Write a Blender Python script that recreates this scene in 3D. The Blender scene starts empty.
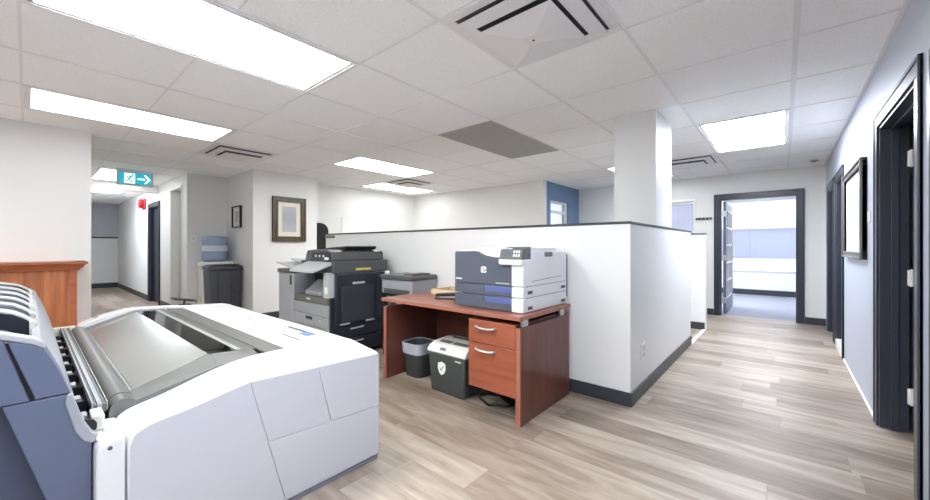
import bpy, bmesh, math, random
from mathutils import Vector, Matrix
random.seed(7)
PI = math.pi
S = bpy.context.scene
COL = S.collection

# ------------------------------------------------------------------ materials
def s(r, g, b):
    f = lambda c: (c/255/12.92) if c/255 <= .04045 else ((c/255+.055)/1.055)**2.4
    return (f(r), f(g), f(b), 1)

def nd(nt, t, **kw):
    n = nt.nodes.new(t)
    for k, v in kw.items():
        setattr(n, k, v)
    return n

def base_mat(name):
    m = bpy.data.materials.new(name); m.use_nodes = True
    nt = m.node_tree
    return m, nt, nt.nodes['Principled BSDF']

def paint(name, col, rough=.5, metal=0, var=.05, scale=6, bump=0, bscale=200, spec=.5, coat=0):
    """plain finish with a faint procedural unevenness"""
    m, nt, p = base_mat(name)
    tc = nd(nt, 'ShaderNodeTexCoord'); nz = nd(nt, 'ShaderNodeTexNoise')
    nz.inputs['Scale'].default_value = scale; nz.inputs['Detail'].default_value = 4
    nt.links.new(tc.outputs['Object'], nz.inputs['Vector'])
    mx = nd(nt, 'ShaderNodeMix', data_type='RGBA')
    mx.inputs['A'].default_value = tuple(c*(1-var) for c in col[:3])+(1,)
    mx.inputs['B'].default_value = tuple(min(1, c*(1+var)) for c in col[:3])+(1,)
    nt.links.new(nz.outputs['Fac'], mx.inputs['Factor'])
    nt.links.new(mx.outputs['Result'], p.inputs['Base Color'])
    p.inputs['Roughness'].default_value = rough; p.inputs['Metallic'].default_value = metal
    p.inputs['Specular IOR Level'].default_value = spec
    p.inputs['Coat Weight'].default_value = coat
    if bump:
        n2 = nd(nt, 'ShaderNodeTexNoise'); n2.inputs['Scale'].default_value = bscale
        nt.links.new(tc.outputs['Object'], n2.inputs['Vector'])
        b = nd(nt, 'ShaderNodeBump'); b.inputs['Strength'].default_value = bump; b.inputs['Distance'].default_value = .002
        nt.links.new(n2.outputs['Fac'], b.inputs['Height']); nt.links.new(b.outputs['Normal'], p.inputs['Normal'])
    return m

def wood(name, c1, c2, axis='Z', rough=.35, scale=1.0):
    m, nt, p = base_mat(name)
    tc = nd(nt, 'ShaderNodeTexCoord'); mp = nd(nt, 'ShaderNodeMapping')
    sc = {'X': (1.2, 14, 14), 'Y': (14, 1.2, 14), 'Z': (14, 14, 1.2)}[axis]
    mp.inputs['Scale'].default_value = tuple(v*scale for v in sc)
    nt.links.new(tc.outputs['Object'], mp.inputs['Vector'])
    n1 = nd(nt, 'ShaderNodeTexNoise'); n1.inputs['Scale'].default_value = 1.6; n1.inputs['Detail'].default_value = 6
    n1.inputs['Distortion'].default_value = .6
    nt.links.new(mp.outputs['Vector'], n1.inputs['Vector'])
    r = nd(nt, 'ShaderNodeValToRGB'); r.color_ramp.elements[0].position = .3; r.color_ramp.elements[1].position = .7
    r.color_ramp.elements[0].color = c1; r.color_ramp.elements[1].color = c2
    nt.links.new(n1.outputs['Fac'], r.inputs['Fac']); nt.links.new(r.outputs['Color'], p.inputs['Base Color'])
    p.inputs['Roughness'].default_value = rough
    return m

def glow(name, col, e):
    m, nt, p = base_mat(name)
    p.inputs['Base Color'].default_value = col
    p.inputs['Emission Color'].default_value = col; p.inputs['Emission Strength'].default_value = e
    return m

def glass(name, tint=(1, 1, 1, 1), fac=.08, rough=.02):
    m = bpy.data.materials.new(name); m.use_nodes = True; nt = m.node_tree; nt.nodes.clear()
    o = nd(nt, 'ShaderNodeOutputMaterial'); t = nd(nt, 'ShaderNodeBsdfTransparent'); g = nd(nt, 'ShaderNodeBsdfGlossy')
    t.inputs['Color'].default_value = tint; g.inputs['Roughness'].default_value = rough
    lw = nd(nt, 'ShaderNodeLayerWeight'); lw.inputs['Blend'].default_value = .25
    mu = nd(nt, 'ShaderNodeMath', operation='MULTIPLY_ADD'); mu.inputs[1].default_value = .5; mu.inputs[2].default_value = fac*.5
    nt.links.new(lw.outputs['Fresnel'], mu.inputs[0])
    mx = nd(nt, 'ShaderNodeMixShader'); nt.links.new(mu.outputs[0], mx.inputs[0])
    nt.links.new(t.outputs[0], mx.inputs[1]); nt.links.new(g.outputs[0], mx.inputs[2]); nt.links.new(mx.outputs[0], o.inputs[0])
    return m

def floor_mat():
    m, nt, p = base_mat('vinyl_planks')
    L = nt.links.new
    tc = nd(nt, 'ShaderNodeTexCoord'); sp = nd(nt, 'ShaderNodeSeparateXYZ'); L(tc.outputs['Object'], sp.inputs[0])
    def math_(op, a, b=None):
        n = nd(nt, 'ShaderNodeMath', operation=op)
        for i, v in enumerate((a, b)):
            if v is None: continue
            if isinstance(v, (int, float)): n.inputs[i].default_value = v
            else: L(v, n.inputs[i])
        return n.outputs[0]
    W, LN = .205, 1.62
    yy = math_('DIVIDE', math_('ADD', sp.outputs['Y'], -.175), W)
    row = math_('FLOOR', yy)
    wn = nd(nt, 'ShaderNodeTexWhiteNoise', noise_dimensions='1D'); L(row, wn.inputs['W'])
    xx = math_('ADD', math_('DIVIDE', sp.outputs['X'], LN), math_('MULTIPLY', wn.outputs['Value'], 7.3))
    col = math_('FLOOR', xx)
    cb = nd(nt, 'ShaderNodeCombineXYZ'); L(row, cb.inputs[0]); L(col, cb.inputs[1])
    w2 = nd(nt, 'ShaderNodeTexWhiteNoise', noise_dimensions='2D'); L(cb.outputs[0], w2.inputs['Vector'])
    # grain, stretched along the plank and shifted per plank
    cg = nd(nt, 'ShaderNodeCombineXYZ')
    L(math_('MULTIPLY', sp.outputs['X'], 1.3), cg.inputs[0]); L(math_('MULTIPLY', sp.outputs['Y'], 8), cg.inputs[1])
    L(math_('MULTIPLY', w2.outputs['Value'], 40), cg.inputs[2])
    g = nd(nt, 'ShaderNodeTexNoise'); g.inputs['Scale'].default_value = 1.7; g.inputs['Detail'].default_value = 6; g.inputs['Distortion'].default_value = .8
    L(cg.outputs[0], g.inputs['Vector'])
    cf = nd(nt, 'ShaderNodeCombineXYZ')
    L(math_('MULTIPLY', sp.outputs['X'], 5), cf.inputs[0]); L(math_('MULTIPLY', sp.outputs['Y'], 110), cf.inputs[1])
    g2 = nd(nt, 'ShaderNodeTexNoise'); g2.inputs['Scale'].default_value = 1; g2.inputs['Detail'].default_value = 3
    L(cf.outputs[0], g2.inputs['Vector'])
    v = math_('ADD', math_('MULTIPLY', w2.outputs['Value'], .34), math_('ADD', math_('MULTIPLY', g.outputs['Fac'], .86), math_('MULTIPLY', g2.outputs['Fac'], .12)))
    r = nd(nt, 'ShaderNodeValToRGB'); e = r.color_ramp.elements
    e[0].position = .32; e[0].color = s(108, 94, 83); e[1].position = 1.0; e[1].color = s(184, 171, 157)
    q = e.new(.55); q.color = s(136, 121, 108)
    q = e.new(.75); q.color = s(160, 146, 132)
    L(v, r.inputs['Fac'])
    fy = math_('FRACT', yy); fx = math_('FRACT', xx)
    seam = math_('MAXIMUM', math_('LESS_THAN', fy, .014), math_('LESS_THAN', fx, .0016))
    mx = nd(nt, 'ShaderNodeMix', data_type='RGBA'); L(seam, mx.inputs['Factor']); L(r.outputs['Color'], mx.inputs['A'])
    mx.inputs['B'].default_value = s(128, 117, 108)
    L(mx.outputs['Result'], p.inputs['Base Color'])
    L(math_('ADD', math_('MULTIPLY', g2.outputs['Fac'], .12), .33), p.inputs['Roughness'])
    p.inputs['Specular IOR Level'].default_value = .28
    return m

def tile_mat():
    m, nt, p = base_mat('acoustic_tile'); L = nt.links.new
    tc = nd(nt, 'ShaderNodeTexCoord'); n = nd(nt, 'ShaderNodeTexNoise')
    n.inputs['Scale'].default_value = 95; n.inputs['Detail'].default_value = 3; n.inputs['Roughness'].default_value = .7
    L(tc.outputs['Object'], n.inputs['Vector'])
    r = nd(nt, 'ShaderNodeValToRGB'); e = r.color_ramp.elements
    e[0].position = .30; e[0].color = (.80, .81, .81, 1); e[1].position = .47; e[1].color = (.95, .96, .965, 1)
    L(n.outputs['Fac'], r.inputs['Fac']); L(r.outputs['Color'], p.inputs['Base Color'])
    p.inputs['Roughness'].default_value = .9; p.inputs['Specular IOR Level'].default_value = .2
    b = nd(nt, 'ShaderNodeBump'); b.inputs['Strength'].default_value = .25; b.inputs['Distance'].default_value = .003
    L(n.outputs['Fac'], b.inputs['Height']); L(b.outputs['Normal'], p.inputs['Normal'])
    return m

def art_mat(name, cols, axis):
    m, nt, p = base_mat(name); L = nt.links.new
    tc = nd(nt, 'ShaderNodeTexCoord'); n = nd(nt, 'ShaderNodeTexNoise'); n.inputs['Scale'].default_value = 7; n.inputs['Detail'].default_value = 5
    L(tc.outputs['Object'], n.inputs['Vector'])
    sp = nd(nt, 'ShaderNodeSeparateXYZ'); L(tc.outputs['Object'], sp.inputs[0])
    a = nd(nt, 'ShaderNodeMath', operation='MULTIPLY_ADD'); a.inputs[1].default_value = .35; L(n.outputs['Fac'], a.inputs[0])
    L(sp.outputs['Z'], a.inputs[2])
    r = nd(nt, 'ShaderNodeValToRGB'); e = r.color_ramp.elements
    e[0].position = axis[0]; e[0].color = cols[0]; e[1].position = axis[-1]; e[1].color = cols[-1]
    for c, q in zip(cols[1:-1], axis[1:-1]):
        k = e.new(q); k.color = c
    mp = nd(nt, 'ShaderNodeMapRange'); mp.inputs['From Min'].default_value = 1.2; mp.inputs['From Max'].default_value = 2.3
    L(a.outputs[0], mp.inputs['Value']); L(mp.outputs['Result'], r.inputs['Fac']); L(r.outputs['Color'], p.inputs['Base Color'])
    p.inputs['Roughness'].default_value = .35
    return m

M = {}
M['wall'] = paint('wall_paint', (.775, .775, .765, 1), .55, var=.012, scale=2, bump=.06, bscale=240)
M['halfwall'] = paint('half_wall_paint', (.775, .775, .765, 1), .38, var=.012, scale=2, bump=.05, bscale=240)
M['wall_cool'] = paint('cool_grey_paint', (.47, .50, .585, 1), .45, var=.02, scale=2, bump=.06, bscale=240)
M['wall_lav'] = paint('lavender_grey_paint', (.50, .50, .56, 1), .55, var=.02, scale=2)
M['wall_blue'] = paint('blue_paint', s(108, 136, 172), .5, var=.03, scale=3)
M['tile'] = tile_mat()
M['tbar'] = paint('ceiling_bar', (.80, .805, .82, 1), .4, var=.02)
M['floor'] = floor_mat()
M['carpet'] = paint('office_carpet', s(150, 152, 166), .95, var=.35, scale=60, bump=.6, bscale=300)
M['base'] = paint('charcoal_trim', s(54, 58, 64), .4, var=.06)
M['navy'] = paint('charcoal_navy_paint', s(50, 54, 66), .33, var=.06)
M['white'] = paint('white_trim', (.85, .85, .86, 1), .4, var=.02)
WARM, COOL = (.975, 1, .985, 1), (.86, .92, 1, 1)
for nm, e, c in (('lens', 9.2, WARM), ('lens_wall', 1.25, WARM), ('lens_mid', 10.5, COOL), ('lens_corridor', 15.0, COOL), ('lens_middle', 8.5, WARM), ('lens_far', 3.0, WARM), ('lens_hall', 2.2, WARM), ('lens_hall_end', 8.0, COOL)): M[nm] = glow('lamp_'+nm, c, e)
M['fixture'] = paint('fixture_white', (.78, .78, .79, 1), .35, var=.02)
M['dark_gap'] = paint('duct_dark', s(84, 86, 92), .7, var=.2)
M['grille'] = paint('return_grille', s(176, 175, 170), .6, var=.06, scale=30)
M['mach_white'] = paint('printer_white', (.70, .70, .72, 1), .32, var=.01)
M['mach_white_shaded'] = paint('printer_white_shaded', (.52, .525, .57, 1), .36, var=.01)  # the printer's white again, with the shade of its side put into the colour
M['seam'] = paint('seam_grey', s(120, 122, 132), .6)
M['mach_grey'] = paint('printer_deck_grey', s(104, 104, 102), .35, metal=.0, var=.05, scale=12)
M['mach_dark'] = paint('printer_dark_grey', s(92, 92, 90), .4, var=.06)
M['platen'] = paint('scan_platen', s(122, 122, 119), .22, var=.05, scale=3, coat=.12)
M['smoke'] = glass('smoked_window', (.55, .55, .55, 1), .18, .06)
M['steel_blue'] = paint('blue_grey_metal', s(98, 108, 132), .36, metal=.2, var=.05, scale=8)
M['steel_dark'] = paint('dark_blue_grey_metal', s(70, 80, 102), .4, metal=.2, var=.08, scale=8)
M['drum'] = paint('navy_plastic', s(24, 30, 44), .6, var=.06)
M['light_grey'] = paint('light_grey_plastic', s(206, 207, 206), .38, var=.03)
M['mid_grey'] = paint('mid_grey_plastic', s(150, 152, 150), .4, var=.03)
M['fin_grey'] = paint('fin_grey_plastic', s(172, 175, 178), .4, var=.03)
M['slope_grey'] = paint('slope_grey_plastic', s(152, 156, 163), .4, var=.03)
M['cream'] = paint('cream_plastic', s(218, 217, 208), .4, var=.03)
M['black'] = paint('black_plastic', s(30, 32, 36), .4, var=.15)
M['black_soft'] = paint('black_fabric', s(34, 34, 38), .8, var=.2)
M['cop_grey'] = paint('copier_grey', s(152, 155, 160), .42, var=.04)
M['cop_light'] = paint('copier_light_grey', s(180, 182, 184), .4, var=.04)
M['cop_dark'] = paint('copier_charcoal', s(78, 80, 82), .42, var=.06)
M['cop_bez'] = paint('copier_bezel', s(98, 97, 90), .42, var=.05)
M['cop_black'] = paint('copier_black', s(42, 45, 52), .38, var=.1)
M['cop_panel'] = paint('copier_black_panel', s(54, 58, 66), .5, var=.1)
M['yellow'] = paint('yellow_sticker', s(222, 205, 110), .5, var=.15, scale=40)
M['paper'] = paint('paper_white', (.85, .85, .83, 1), .6, var=.02)
M['hp_blue'] = paint('slate_blue_plastic', s(80, 85, 98), .42, var=.03)
M['hp_blue2'] = paint('bright_slate_blue', s(84, 98, 150), .4, var=.03)
M['hp_white'] = paint('printer_shell_white', (.74, .75, .79, 1), .4, var=.02)
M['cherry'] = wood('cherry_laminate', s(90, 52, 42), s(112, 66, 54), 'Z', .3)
M['cherry_x'] = wood('cherry_laminate_top', s(138, 84, 68), s(160, 102, 86), 'X', .3)
M['cherry_drawer'] = wood('cherry_drawer_front', s(138, 74, 50), s(162, 92, 66), 'X', .35)
M['cherry_edge'] = paint('cherry_edge_band', s(160, 100, 82), .4, var=.06)
M['oak'] = wood('orange_brown_wood', s(146, 82, 48), s(200, 128, 86), 'Z', .35, .8)
M['oak_x'] = wood('orange_brown_moulding', s(156, 88, 56), s(186, 112, 76), 'Y', .35, .8)
M['metal'] = paint('brushed_nickel', s(200, 200, 202), .3, metal=.85, var=.04)
M['bin'] = paint('bin_charcoal', s(70, 72, 74), .45, var=.06)
M['liner'] = paint('bin_liner', s(166, 168, 178), .35, var=.12, scale=20)
M['shred'] = paint('shredder_charcoal', s(66, 70, 70), .42, var=.04)
M['shred_top'] = paint('shredder_cream', s(214, 214, 206), .4, var=.03)
M['bottle'] = paint('blue_water_bottle', s(146, 160, 188), .12, var=.08, coat=.3)
M['bottle_band'] = paint('bottle_label', s(206, 212, 224), .4, var=.05)
M['trash'] = paint('bin_dark_plastic', s(66, 68, 76), .45, var=.08, scale=12)
M['frame_dark'] = wood('bronze_frame_wood', s(58, 48, 38), s(98, 82, 62), 'Z', .35)
M['frame_black'] = paint('black_frame', s(40, 38, 38), .35)
M['frame_silver'] = paint('pewter_frame', s(112, 108, 104), .4, metal=.3, var=.1, scale=20)
M['mat'] = paint('mat_board', s(228, 222, 206), .7, var=.02)
M['mat_white'] = paint('white_mat_board', s(224, 226, 226), .6, var=.02)
M['art1'] = art_mat('faded_landscape', [s(132, 136, 152), s(176, 178, 184), s(158, 160, 172), s(182, 184, 186)], [.2, .38, .6, .9])
M['art2'] = art_mat('grey_sketch', [s(150, 150, 150), s(196, 196, 194), s(160, 160, 160)], [.3, .5, .8])
M['art3'] = art_mat('pale_blue_abstract', [s(200, 206, 206), s(160, 178, 198), s(222, 220, 208)], [.2, .5, .8])
M['teal'] = glow('exit_teal', s(28, 146, 166), .55)
M['sign_white'] = glow('exit_white', (.92, .97, .97, 1), .5)
M['red'] = paint('alarm_red', s(170, 32, 38), .35, var=.05)
M['glass'] = glass('clear_glass')
M['blind'] = paint('blind_fabric', s(196, 200, 222), .6, var=.04)
M['door_slate'] = paint('slate_door_paint', s(104, 112, 136), .35, var=.04)
M['pane_reflection'] = paint('door_pane_dark_reflection', s(70, 80, 102), .05, var=.1, coat=.6)  # opaque panes, the reflection of a dark wall put into their colour
M['snow'] = paint('snow_ground', (.82, .84, .88, 1), .8, var=.04, scale=.2)
M['far_build'] = paint('pale_blue_siding', s(188, 192, 206), .7, var=.05, scale=.2)
M['sticker_blue'] = paint('sticker_blue', s(98, 128, 190), .4, var=.3, scale=30)
M['sticker_dark'] = paint('sticker_dark', s(86, 92, 104), .4, var=.3, scale=60)
M['tan'] = wood('pale_wood_tray', s(196, 172, 132), s(226, 208, 172), 'X', .5)
M['whiteboard'] = paint('whiteboard_face', (.84, .84, .84, 1), .25, var=.01)

# ------------------------------------------------------------------ mesh builder
class MB:
    def __init__(self): self.v, self.f, self.mi, self.cur = [], [], [], 0
    def slot(self, i): self.cur = i; return self
    def add(self, vs, fs):
        b = len(self.v); self.v += [tuple(x) for x in vs]
        for q in fs: self.f.append([b+i for i in q]); self.mi.append(self.cur)
        return self
    def box(self, x0, x1, y0, y1, z0, z1):
        x0, x1 = sorted((x0, x1)); y0, y1 = sorted((y0, y1)); z0, z1 = sorted((z0, z1))
        return self.add([(x0,y0,z0),(x1,y0,z0),(x1,y1,z0),(x0,y1,z0),(x0,y0,z1),(x1,y0,z1),(x1,y1,z1),(x0,y1,z1)],
                        [(0,3,2,1),(4,5,6,7),(0,1,5,4),(1,2,6,5),(2,3,7,6),(3,0,4,7)])
    def loft(self, A, B, cap=True):
        n = len(A); fs = [(i, (i+1) % n, n+(i+1) % n, n+i) for i in range(n)]
        if cap: fs += [tuple(range(n))[::-1], tuple(range(n, 2*n))]
        return self.add(list(A)+list(B), fs)
    def prism(self, pts, axis, a, b):
        """pts 2D: axis X -> (y,z); Y -> (x,z); Z -> (x,y)"""
        f = {'X': lambda p, t: (t, p[0], p[1]), 'Y': lambda p, t: (p[0], t, p[1]), 'Z': lambda p, t: (p[0], p[1], t)}[axis]
        return self.loft([f(p, a) for p in pts], [f(p, b) for p in pts])
    def strip(self, pts, axis, a, b, th=.006):
        """open profile given a thickness below it"""
        low = [(p[0], p[1]-th) for p in pts][::-1]
        return self.prism(list(pts)+low, axis, a, b)
    def cyl(self, p0, p1, r0, r1=None, n=20):
        r1 = r0 if r1 is None else r1
        p0, p1 = Vector(p0), Vector(p1); d = (p1-p0).normalized()
        u = d.orthogonal().normalized(); w = d.cross(u)
        A = [p0+(u*math.cos(2*PI*i/n)+w*math.sin(2*PI*i/n))*r0 for i in range(n)]
        B = [p1+(u*math.cos(2*PI*i/n)+w*math.sin(2*PI*i/n))*r1 for i in range(n)]
        return self.loft(A, B)
    def lathe(self, c, prof, n=28, sx=1, sy=1):
        """prof [(r,z)] about vertical axis at c"""
        vs = [(c[0]+r*sx*math.cos(2*PI*i/n), c[1]+r*sy*math.sin(2*PI*i/n), c[2]+z) for r, z in prof for i in range(n)]
        m = len(prof)
        fs = [(k*n+i, k*n+(i+1) % n, (k+1)*n+(i+1) % n, (k+1)*n+i) for k in range(m-1) for i in range(n)]
        fs += [tuple(range(n))[::-1], tuple(range((m-1)*n, m*n))]
        return self.add(vs, fs)
    def tube(self, pts, r, n=8):
        for a, b in zip(pts[:-1], pts[1:]): self.cyl(a, b, r, n=n)
        return self
    def ring(self, x0, x1, y0, y1, w, z0, z1):
        """rectangular picture-frame ring lying in XY"""
        self.box(x0, x1, y0, y0+w, z0, z1); self.box(x0, x1, y1-w, y1, z0, z1)
        self.box(x0, x0+w, y0+w, y1-w, z0, z1); self.box(x1-w, x1, y0+w, y1-w, z0, z1); return self
    def build(self, name, mats, parent=None, bevel=0, seg=2, smooth=35, loc=None):
        me = bpy.data.meshes.new(name); me.from_pydata(self.v, [], self.f)
        if not isinstance(mats, (list, tuple)): mats = [mats]
        for m in mats: me.materials.append(m if not isinstance(m, str) else M[m])
        for p, i in zip(me.polygons, self.mi): p.material_index = i
        bm = bmesh.new(); bm.from_mesh(me); bmesh.ops.recalc_face_normals(bm, faces=bm.faces); bm.to_mesh(me); bm.free()
        if smooth:
            for p in me.polygons: p.use_smooth = True
            me.set_sharp_from_angle(angle=math.radians(smooth))
        o = bpy.data.objects.new(name, me); COL.objects.link(o)
        if bevel:
            b = o.modifiers.new('edge', 'BEVEL'); b.width = bevel; b.segments = seg; b.limit_method = 'ANGLE'; b.angle_limit = math.radians(40)
        if parent:
            o.parent = parent; o.matrix_parent_inverse = parent.matrix_world.inverted()
        return o

def thing(name, label, cat, loc=(0, 0, 0), group=None):
    o = bpy.data.objects.new(name, None); COL.objects.link(o); o.location = loc; o.empty_display_size = .1
    o['label'] = label; o['category'] = cat
    if group: o['group'] = group
    bpy.context.view_layer.update()
    return o
def tag(o, label, cat, group=None):
    o['label'] = label; o['category'] = cat
    if group: o['group'] = group
    return o
def struct(o): o['kind'] = 'structure'; return o

def text_mesh(body, size, mat, mtx, name, parent, shear=0, ext=.0006):
    cu = bpy.data.curves.new(name, 'FONT'); cu.body = body; cu.size = size; cu.extrude = ext; cu.align_x = 'CENTER'; cu.align_y = 'CENTER'; cu.shear = shear
    t = bpy.data.objects.new('txt', cu); COL.objects.link(t); bpy.context.view_layer.update()
    me = bpy.data.meshes.new_from_object(t.evaluated_get(bpy.context.evaluated_depsgraph_get()))
    bpy.data.objects.remove(t); me.transform(mtx); me.materials.clear(); me.materials.append(M[mat])
    o = bpy.data.objects.new(name, me); COL.objects.link(o)
    if parent: o.parent = parent; o.matrix_parent_inverse = parent.matrix_world.inverted()
    return o

# ------------------------------------------------------------------ camera
F_PX, CY = 373.79, 246.30
cam = bpy.data.cameras.new('camera'); co = bpy.data.objects.new('camera', cam); COL.objects.link(co)
co.location = (0, 0, 1.203); co.rotation_euler = (PI/2, 0, math.radians(40.4687))
cam.sensor_fit = 'HORIZONTAL'; cam.sensor_width = 36; cam.lens = F_PX/930*36
cam.shift_y = (CY-250)/930; cam.clip_start = .02; cam.clip_end = 500
S.camera = co

# ------------------------------------------------------------------ the setting
C = 2.44; RX = .485; HW = -.875; EY = 7.85
f = MB(); f.box(-15.3, 3.0, -4.2, EY+.14, -.1, 0); struct(f.build('floor', 'floor', smooth=0))
f = MB(); f.box(-2.4, 1.6, EY+.14, 11.95, -.1, -.004); struct(f.build('floor_office', 'carpet', smooth=0))
f = MB(); f.box(-15.3, 3.0, -4.2, 6.4, C, C+.1); f.box(-3.56, 3.0, 6.4, EY+.14, C, C+.1); struct(f.build('ceiling', 'tile', smooth=0))
f = MB(); f.box(-2.4, 1.6, EY+.14, 11.95, C, C+.1); struct(f.build('ceiling_office', 'wall', smooth=0))
# T-bars
g = MB(); GX0, GY0, T = -.69, 1.462, .744
for k in range(-1, 20):
    x = GX0-T*k
    if x > RX: continue
    y1 = EY if x > -3.4 else 6.25
    w = .02 if k != -1 else .03
    g.box(x-w/2, x+w/2, -4, y1, C-.004, C)
for k in range(-8, 10):
    y = GY0+T*k
    if y > EY: continue
    x0 = -3.42 if y > 6.25 else -15
    w = .009 if k % 2 else .016
    g.box(x0, RX, y-w/2, y+w/2, C-.003, C)
g.box(RX-.022, RX, -4, EY, C-.006, C); g.box(-3.42, RX, EY-.02, EY, C-.006, C)
struct(g.build('ceiling_grid', 'tbar', smooth=0))

def wall(name, boxes, mat): 
    w = MB()
    for b in boxes: w.box(*b)
    return struct(w.build(name, mat, smooth=0))
LX = -5.72
wall('wall_left', [(LX-.14, LX, -4.2, .454, 0, C), (-15.3, LX-.14, .314, .454, 0, C)], 'wall')
wall('wall_rear', [(LX-.14, 3.0, -4.34, -4.2, 0, C)], 'wall')
HY = 1.75; HE = -15.0
# hall right wall: door opening -10.55..-9.68, recess -8.72..-7.96
wall('wall_hall', [(HE, -10.55, HY, HY+.14, 0, C), (-10.55, -9.68, HY, HY+.14, 2.04, C), (-9.68, -8.72, HY, HY+.14, 0, C),
                   (-8.72, -7.96, HY, HY+.14, 2.235, C), (-7.96, -7.65, HY, HY+.14, 0, C),
                   (-9.2, -7.79, HY+.6, HY+.7, 0, C), (-9.2, -9.1, HY+.14, HY+.6, 0, C), (-7.79, -7.65, HY+.14, 2.34, 0, C),
                   (-11.5, -9.2, HY+.6, HY+.7, 0, C)], 'wall')
wall('wall_hall_end', [(HE-.14, HE, .3, HY+.14, 0, 1.44), ], 'wall')
wall('wall_hall_end_upper', [(HE-.14, HE, .3, HY+.14, 1.46, C)], 'wall_lav')
struct(MB().box(HE, HE+.03, .454, HY, 1.435, 1.475).build('trim_1', 'base', smooth=0))
struct(MB().box(-9.86, -9.70, .454, HY, 2.29, C).build('beam_hall', 'wall', smooth=0))
wall('wall_cooler', [(-7.65, -6.44, 2.34, 2.48, 0, C)], 'wall')
wall('wall_picture', [(-6.58, -6.44, 2.48, 3.41, 0, C)], 'wall')
wall('wall_far_left', [(-7.14, -7.0, 2.48, 6.39, 0, C), (-7.0, -6.58, 2.48, 2.6, 0, C)], 'wall')
wall('wall_cream', [(-7.0, -3.42, 6.25, 6.39, 0, C)], 'wall')
wall('wall_blue', [(-3.56, -3.42, 6.39, 6.55, 0, C), (-3.56, -3.42, 7.32, EY, 0, C), (-3.56, -3.42, 6.55, 7.32, 0, 1.0), (-3.56, -3.42, 6.55, 7.32, 2.1, C)], 'wall_blue')
# blue wall face that meets the cream wall corner
DX0, DX1, DZ = -.85, .16, 2.02
wall('wall_end', [(-3.56, -1.72, EY, EY+.14, 0, C), (-1.72, -1.25, EY, EY+.14, 0, 1.28), (-1.72, -1.25, EY, EY+.14, 2.02, C),
                  (-1.25, DX0, EY, EY+.14, 0, C), (DX0, DX1, EY, EY+.14, DZ, C), (DX1, RX, EY, EY+.14, 0, C)], 'wall')
RT = RX+.13
wall('wall_right', [(RX, RT, -4.2, 1.5, 0, C), (RX, RT, 1.5, 2.39, 1.94, C), (RX, RT, 2.39, 2.75, 0, C), (RX, RT, 2.75, 3.70, 2.0, C), (RX, RT, 3.70, 5.70, 0, C),
                    (RX, RT, 5.70, 6.36, 1.98, C), (RX, RT, 6.36, 6.66, 0, C), (RX, RT, 6.66, 7.36, 1.98, C), (RX, RT, 7.36, EY+.14, 0, C)], 'wall_cool')
wall('wall_side_room', [(2.86, 3.0, -4.2, EY, 0, C), (RT, 2.86, 2.3, 2.4, 0, C), (RT, 2.86, 5.0, 5.1, 0, C)], 'wall_cool')
# office beyond
OY = 11.75
wall('wall_office', [(-2.4, -2.26, EY+.14, OY+.14, 0, C), (1.46, 1.6, EY+.14, OY+.14, 0, C), (-2.26, -2.0, OY, OY+.14, 0, C), (1.2, 1.46, OY, OY+.14, 0, C),
                     (-2.0, 1.2, OY, OY+.14, 0, .60), (-2.0, 1.2, OY, OY+.14, 2.36, C)], 'wall')
struct(MB().box(-2.26, 1.46, OY-.02, OY, 0, .13).build('baseboard_office', 'base', smooth=0))
wf = MB()
for x in (-2.0, 1.15): wf.box(x, x+.05, OY+.03, OY+.11, .60, 2.36)
wf.box(-2.0, 1.2, OY+.03, OY+.11, 2.31, 2.36); wf.box(-2.0, 1.2, OY-.04, OY+.13, .585, .615)
win = struct(wf.build('window_1', 'white', bevel=.004))
MB().box(-1.95, 1.15, OY+.065, OY+.07, .615, 2.31).build('pane', 'glass', win)
# interior window with blinds on the end wall
wf = MB(); wf.box(-1.76, -1.21, EY-.015, EY, 2.02, 2.06); wf.box(-1.25, -1.22, EY-.012, EY, 1.24, 2.02); wf.box(-1.76, -1.21, EY-.02, EY+.02, 1.24, 1.28)
win = struct(wf.build('window_2', 'white', bevel=.003))
MB().box(-1.72, -1.25, EY+.10, EY+.105, 1.28, 2.02).build('pane', 'glass', win)
# blue wall window
wf = MB()
for y in (6.55, 7.26): wf.box(-3.50, -3.45, y, y+.06, 1.0, 2.1)
for z in (1.0, 1.86, 2.05): wf.box(-3.50, -3.45, 6.61, 7.26, z, z+.05)
win = struct(wf.build('window_3', 'white', bevel=.003))
MB().box(-3.478, -3.472, 6.61, 7.26, 1.05, 2.05).build('pane', 'glass', win)

# half walls and pillar
HT = 1.372
wall('wall_half', [(-5.27, HW, 2.935, 3.06, 0, HT), (HW-.125, HW, 3.06, 5.31, 0, HT)], 'halfwall')
wall('wall_half_far', [(-3.0, -.863, 6.33, 6.45, 0, HT)], 'halfwall')
struct(MB().box(-5.28, HW+.006, 2.928, 3.066, HT, HT+.02).box(HW-.131, HW+.006, 3.066, 5.316, HT, HT+.02).build('trim_2', 'base', bevel=.003))
struct(MB().box(-3.0, -.857, 6.322, 6.456, HT, HT+.02).build('trim_3', 'base', bevel=.003))
struct(MB().box(-.866, -.855, 6.326, 6.45, 0, HT).build('trim_4', 'white', smooth=0))
struct(MB().box(-.895, -.855, 5.31, 6.33, 0, .008).build('trim_5', 'white', smooth=0))
wall('pillar', [(-1.245, HW-.001, 3.68, 4.28, HT+.02, C), (-1.245, HW-.126, 3.68, 4.28, 0, HT+.02)], 'halfwall')
def bb(name, boxes, mat='base'):
    w = MB()
    for b in boxes: w.box(*b)
    return struct(w.build(name, mat, bevel=.002))
BH = .105; BT = .012
bb('baseboard_half_wall', [(-5.27, HW+BT, 2.935-BT, 2.935, 0, BH), (HW, HW+BT, 2.935, 5.31, 0, BH)])
bb('baseboard_half_wall_far', [(-3.0, -.866, 6.33-BT, 6.33, 0, BH)])
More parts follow.
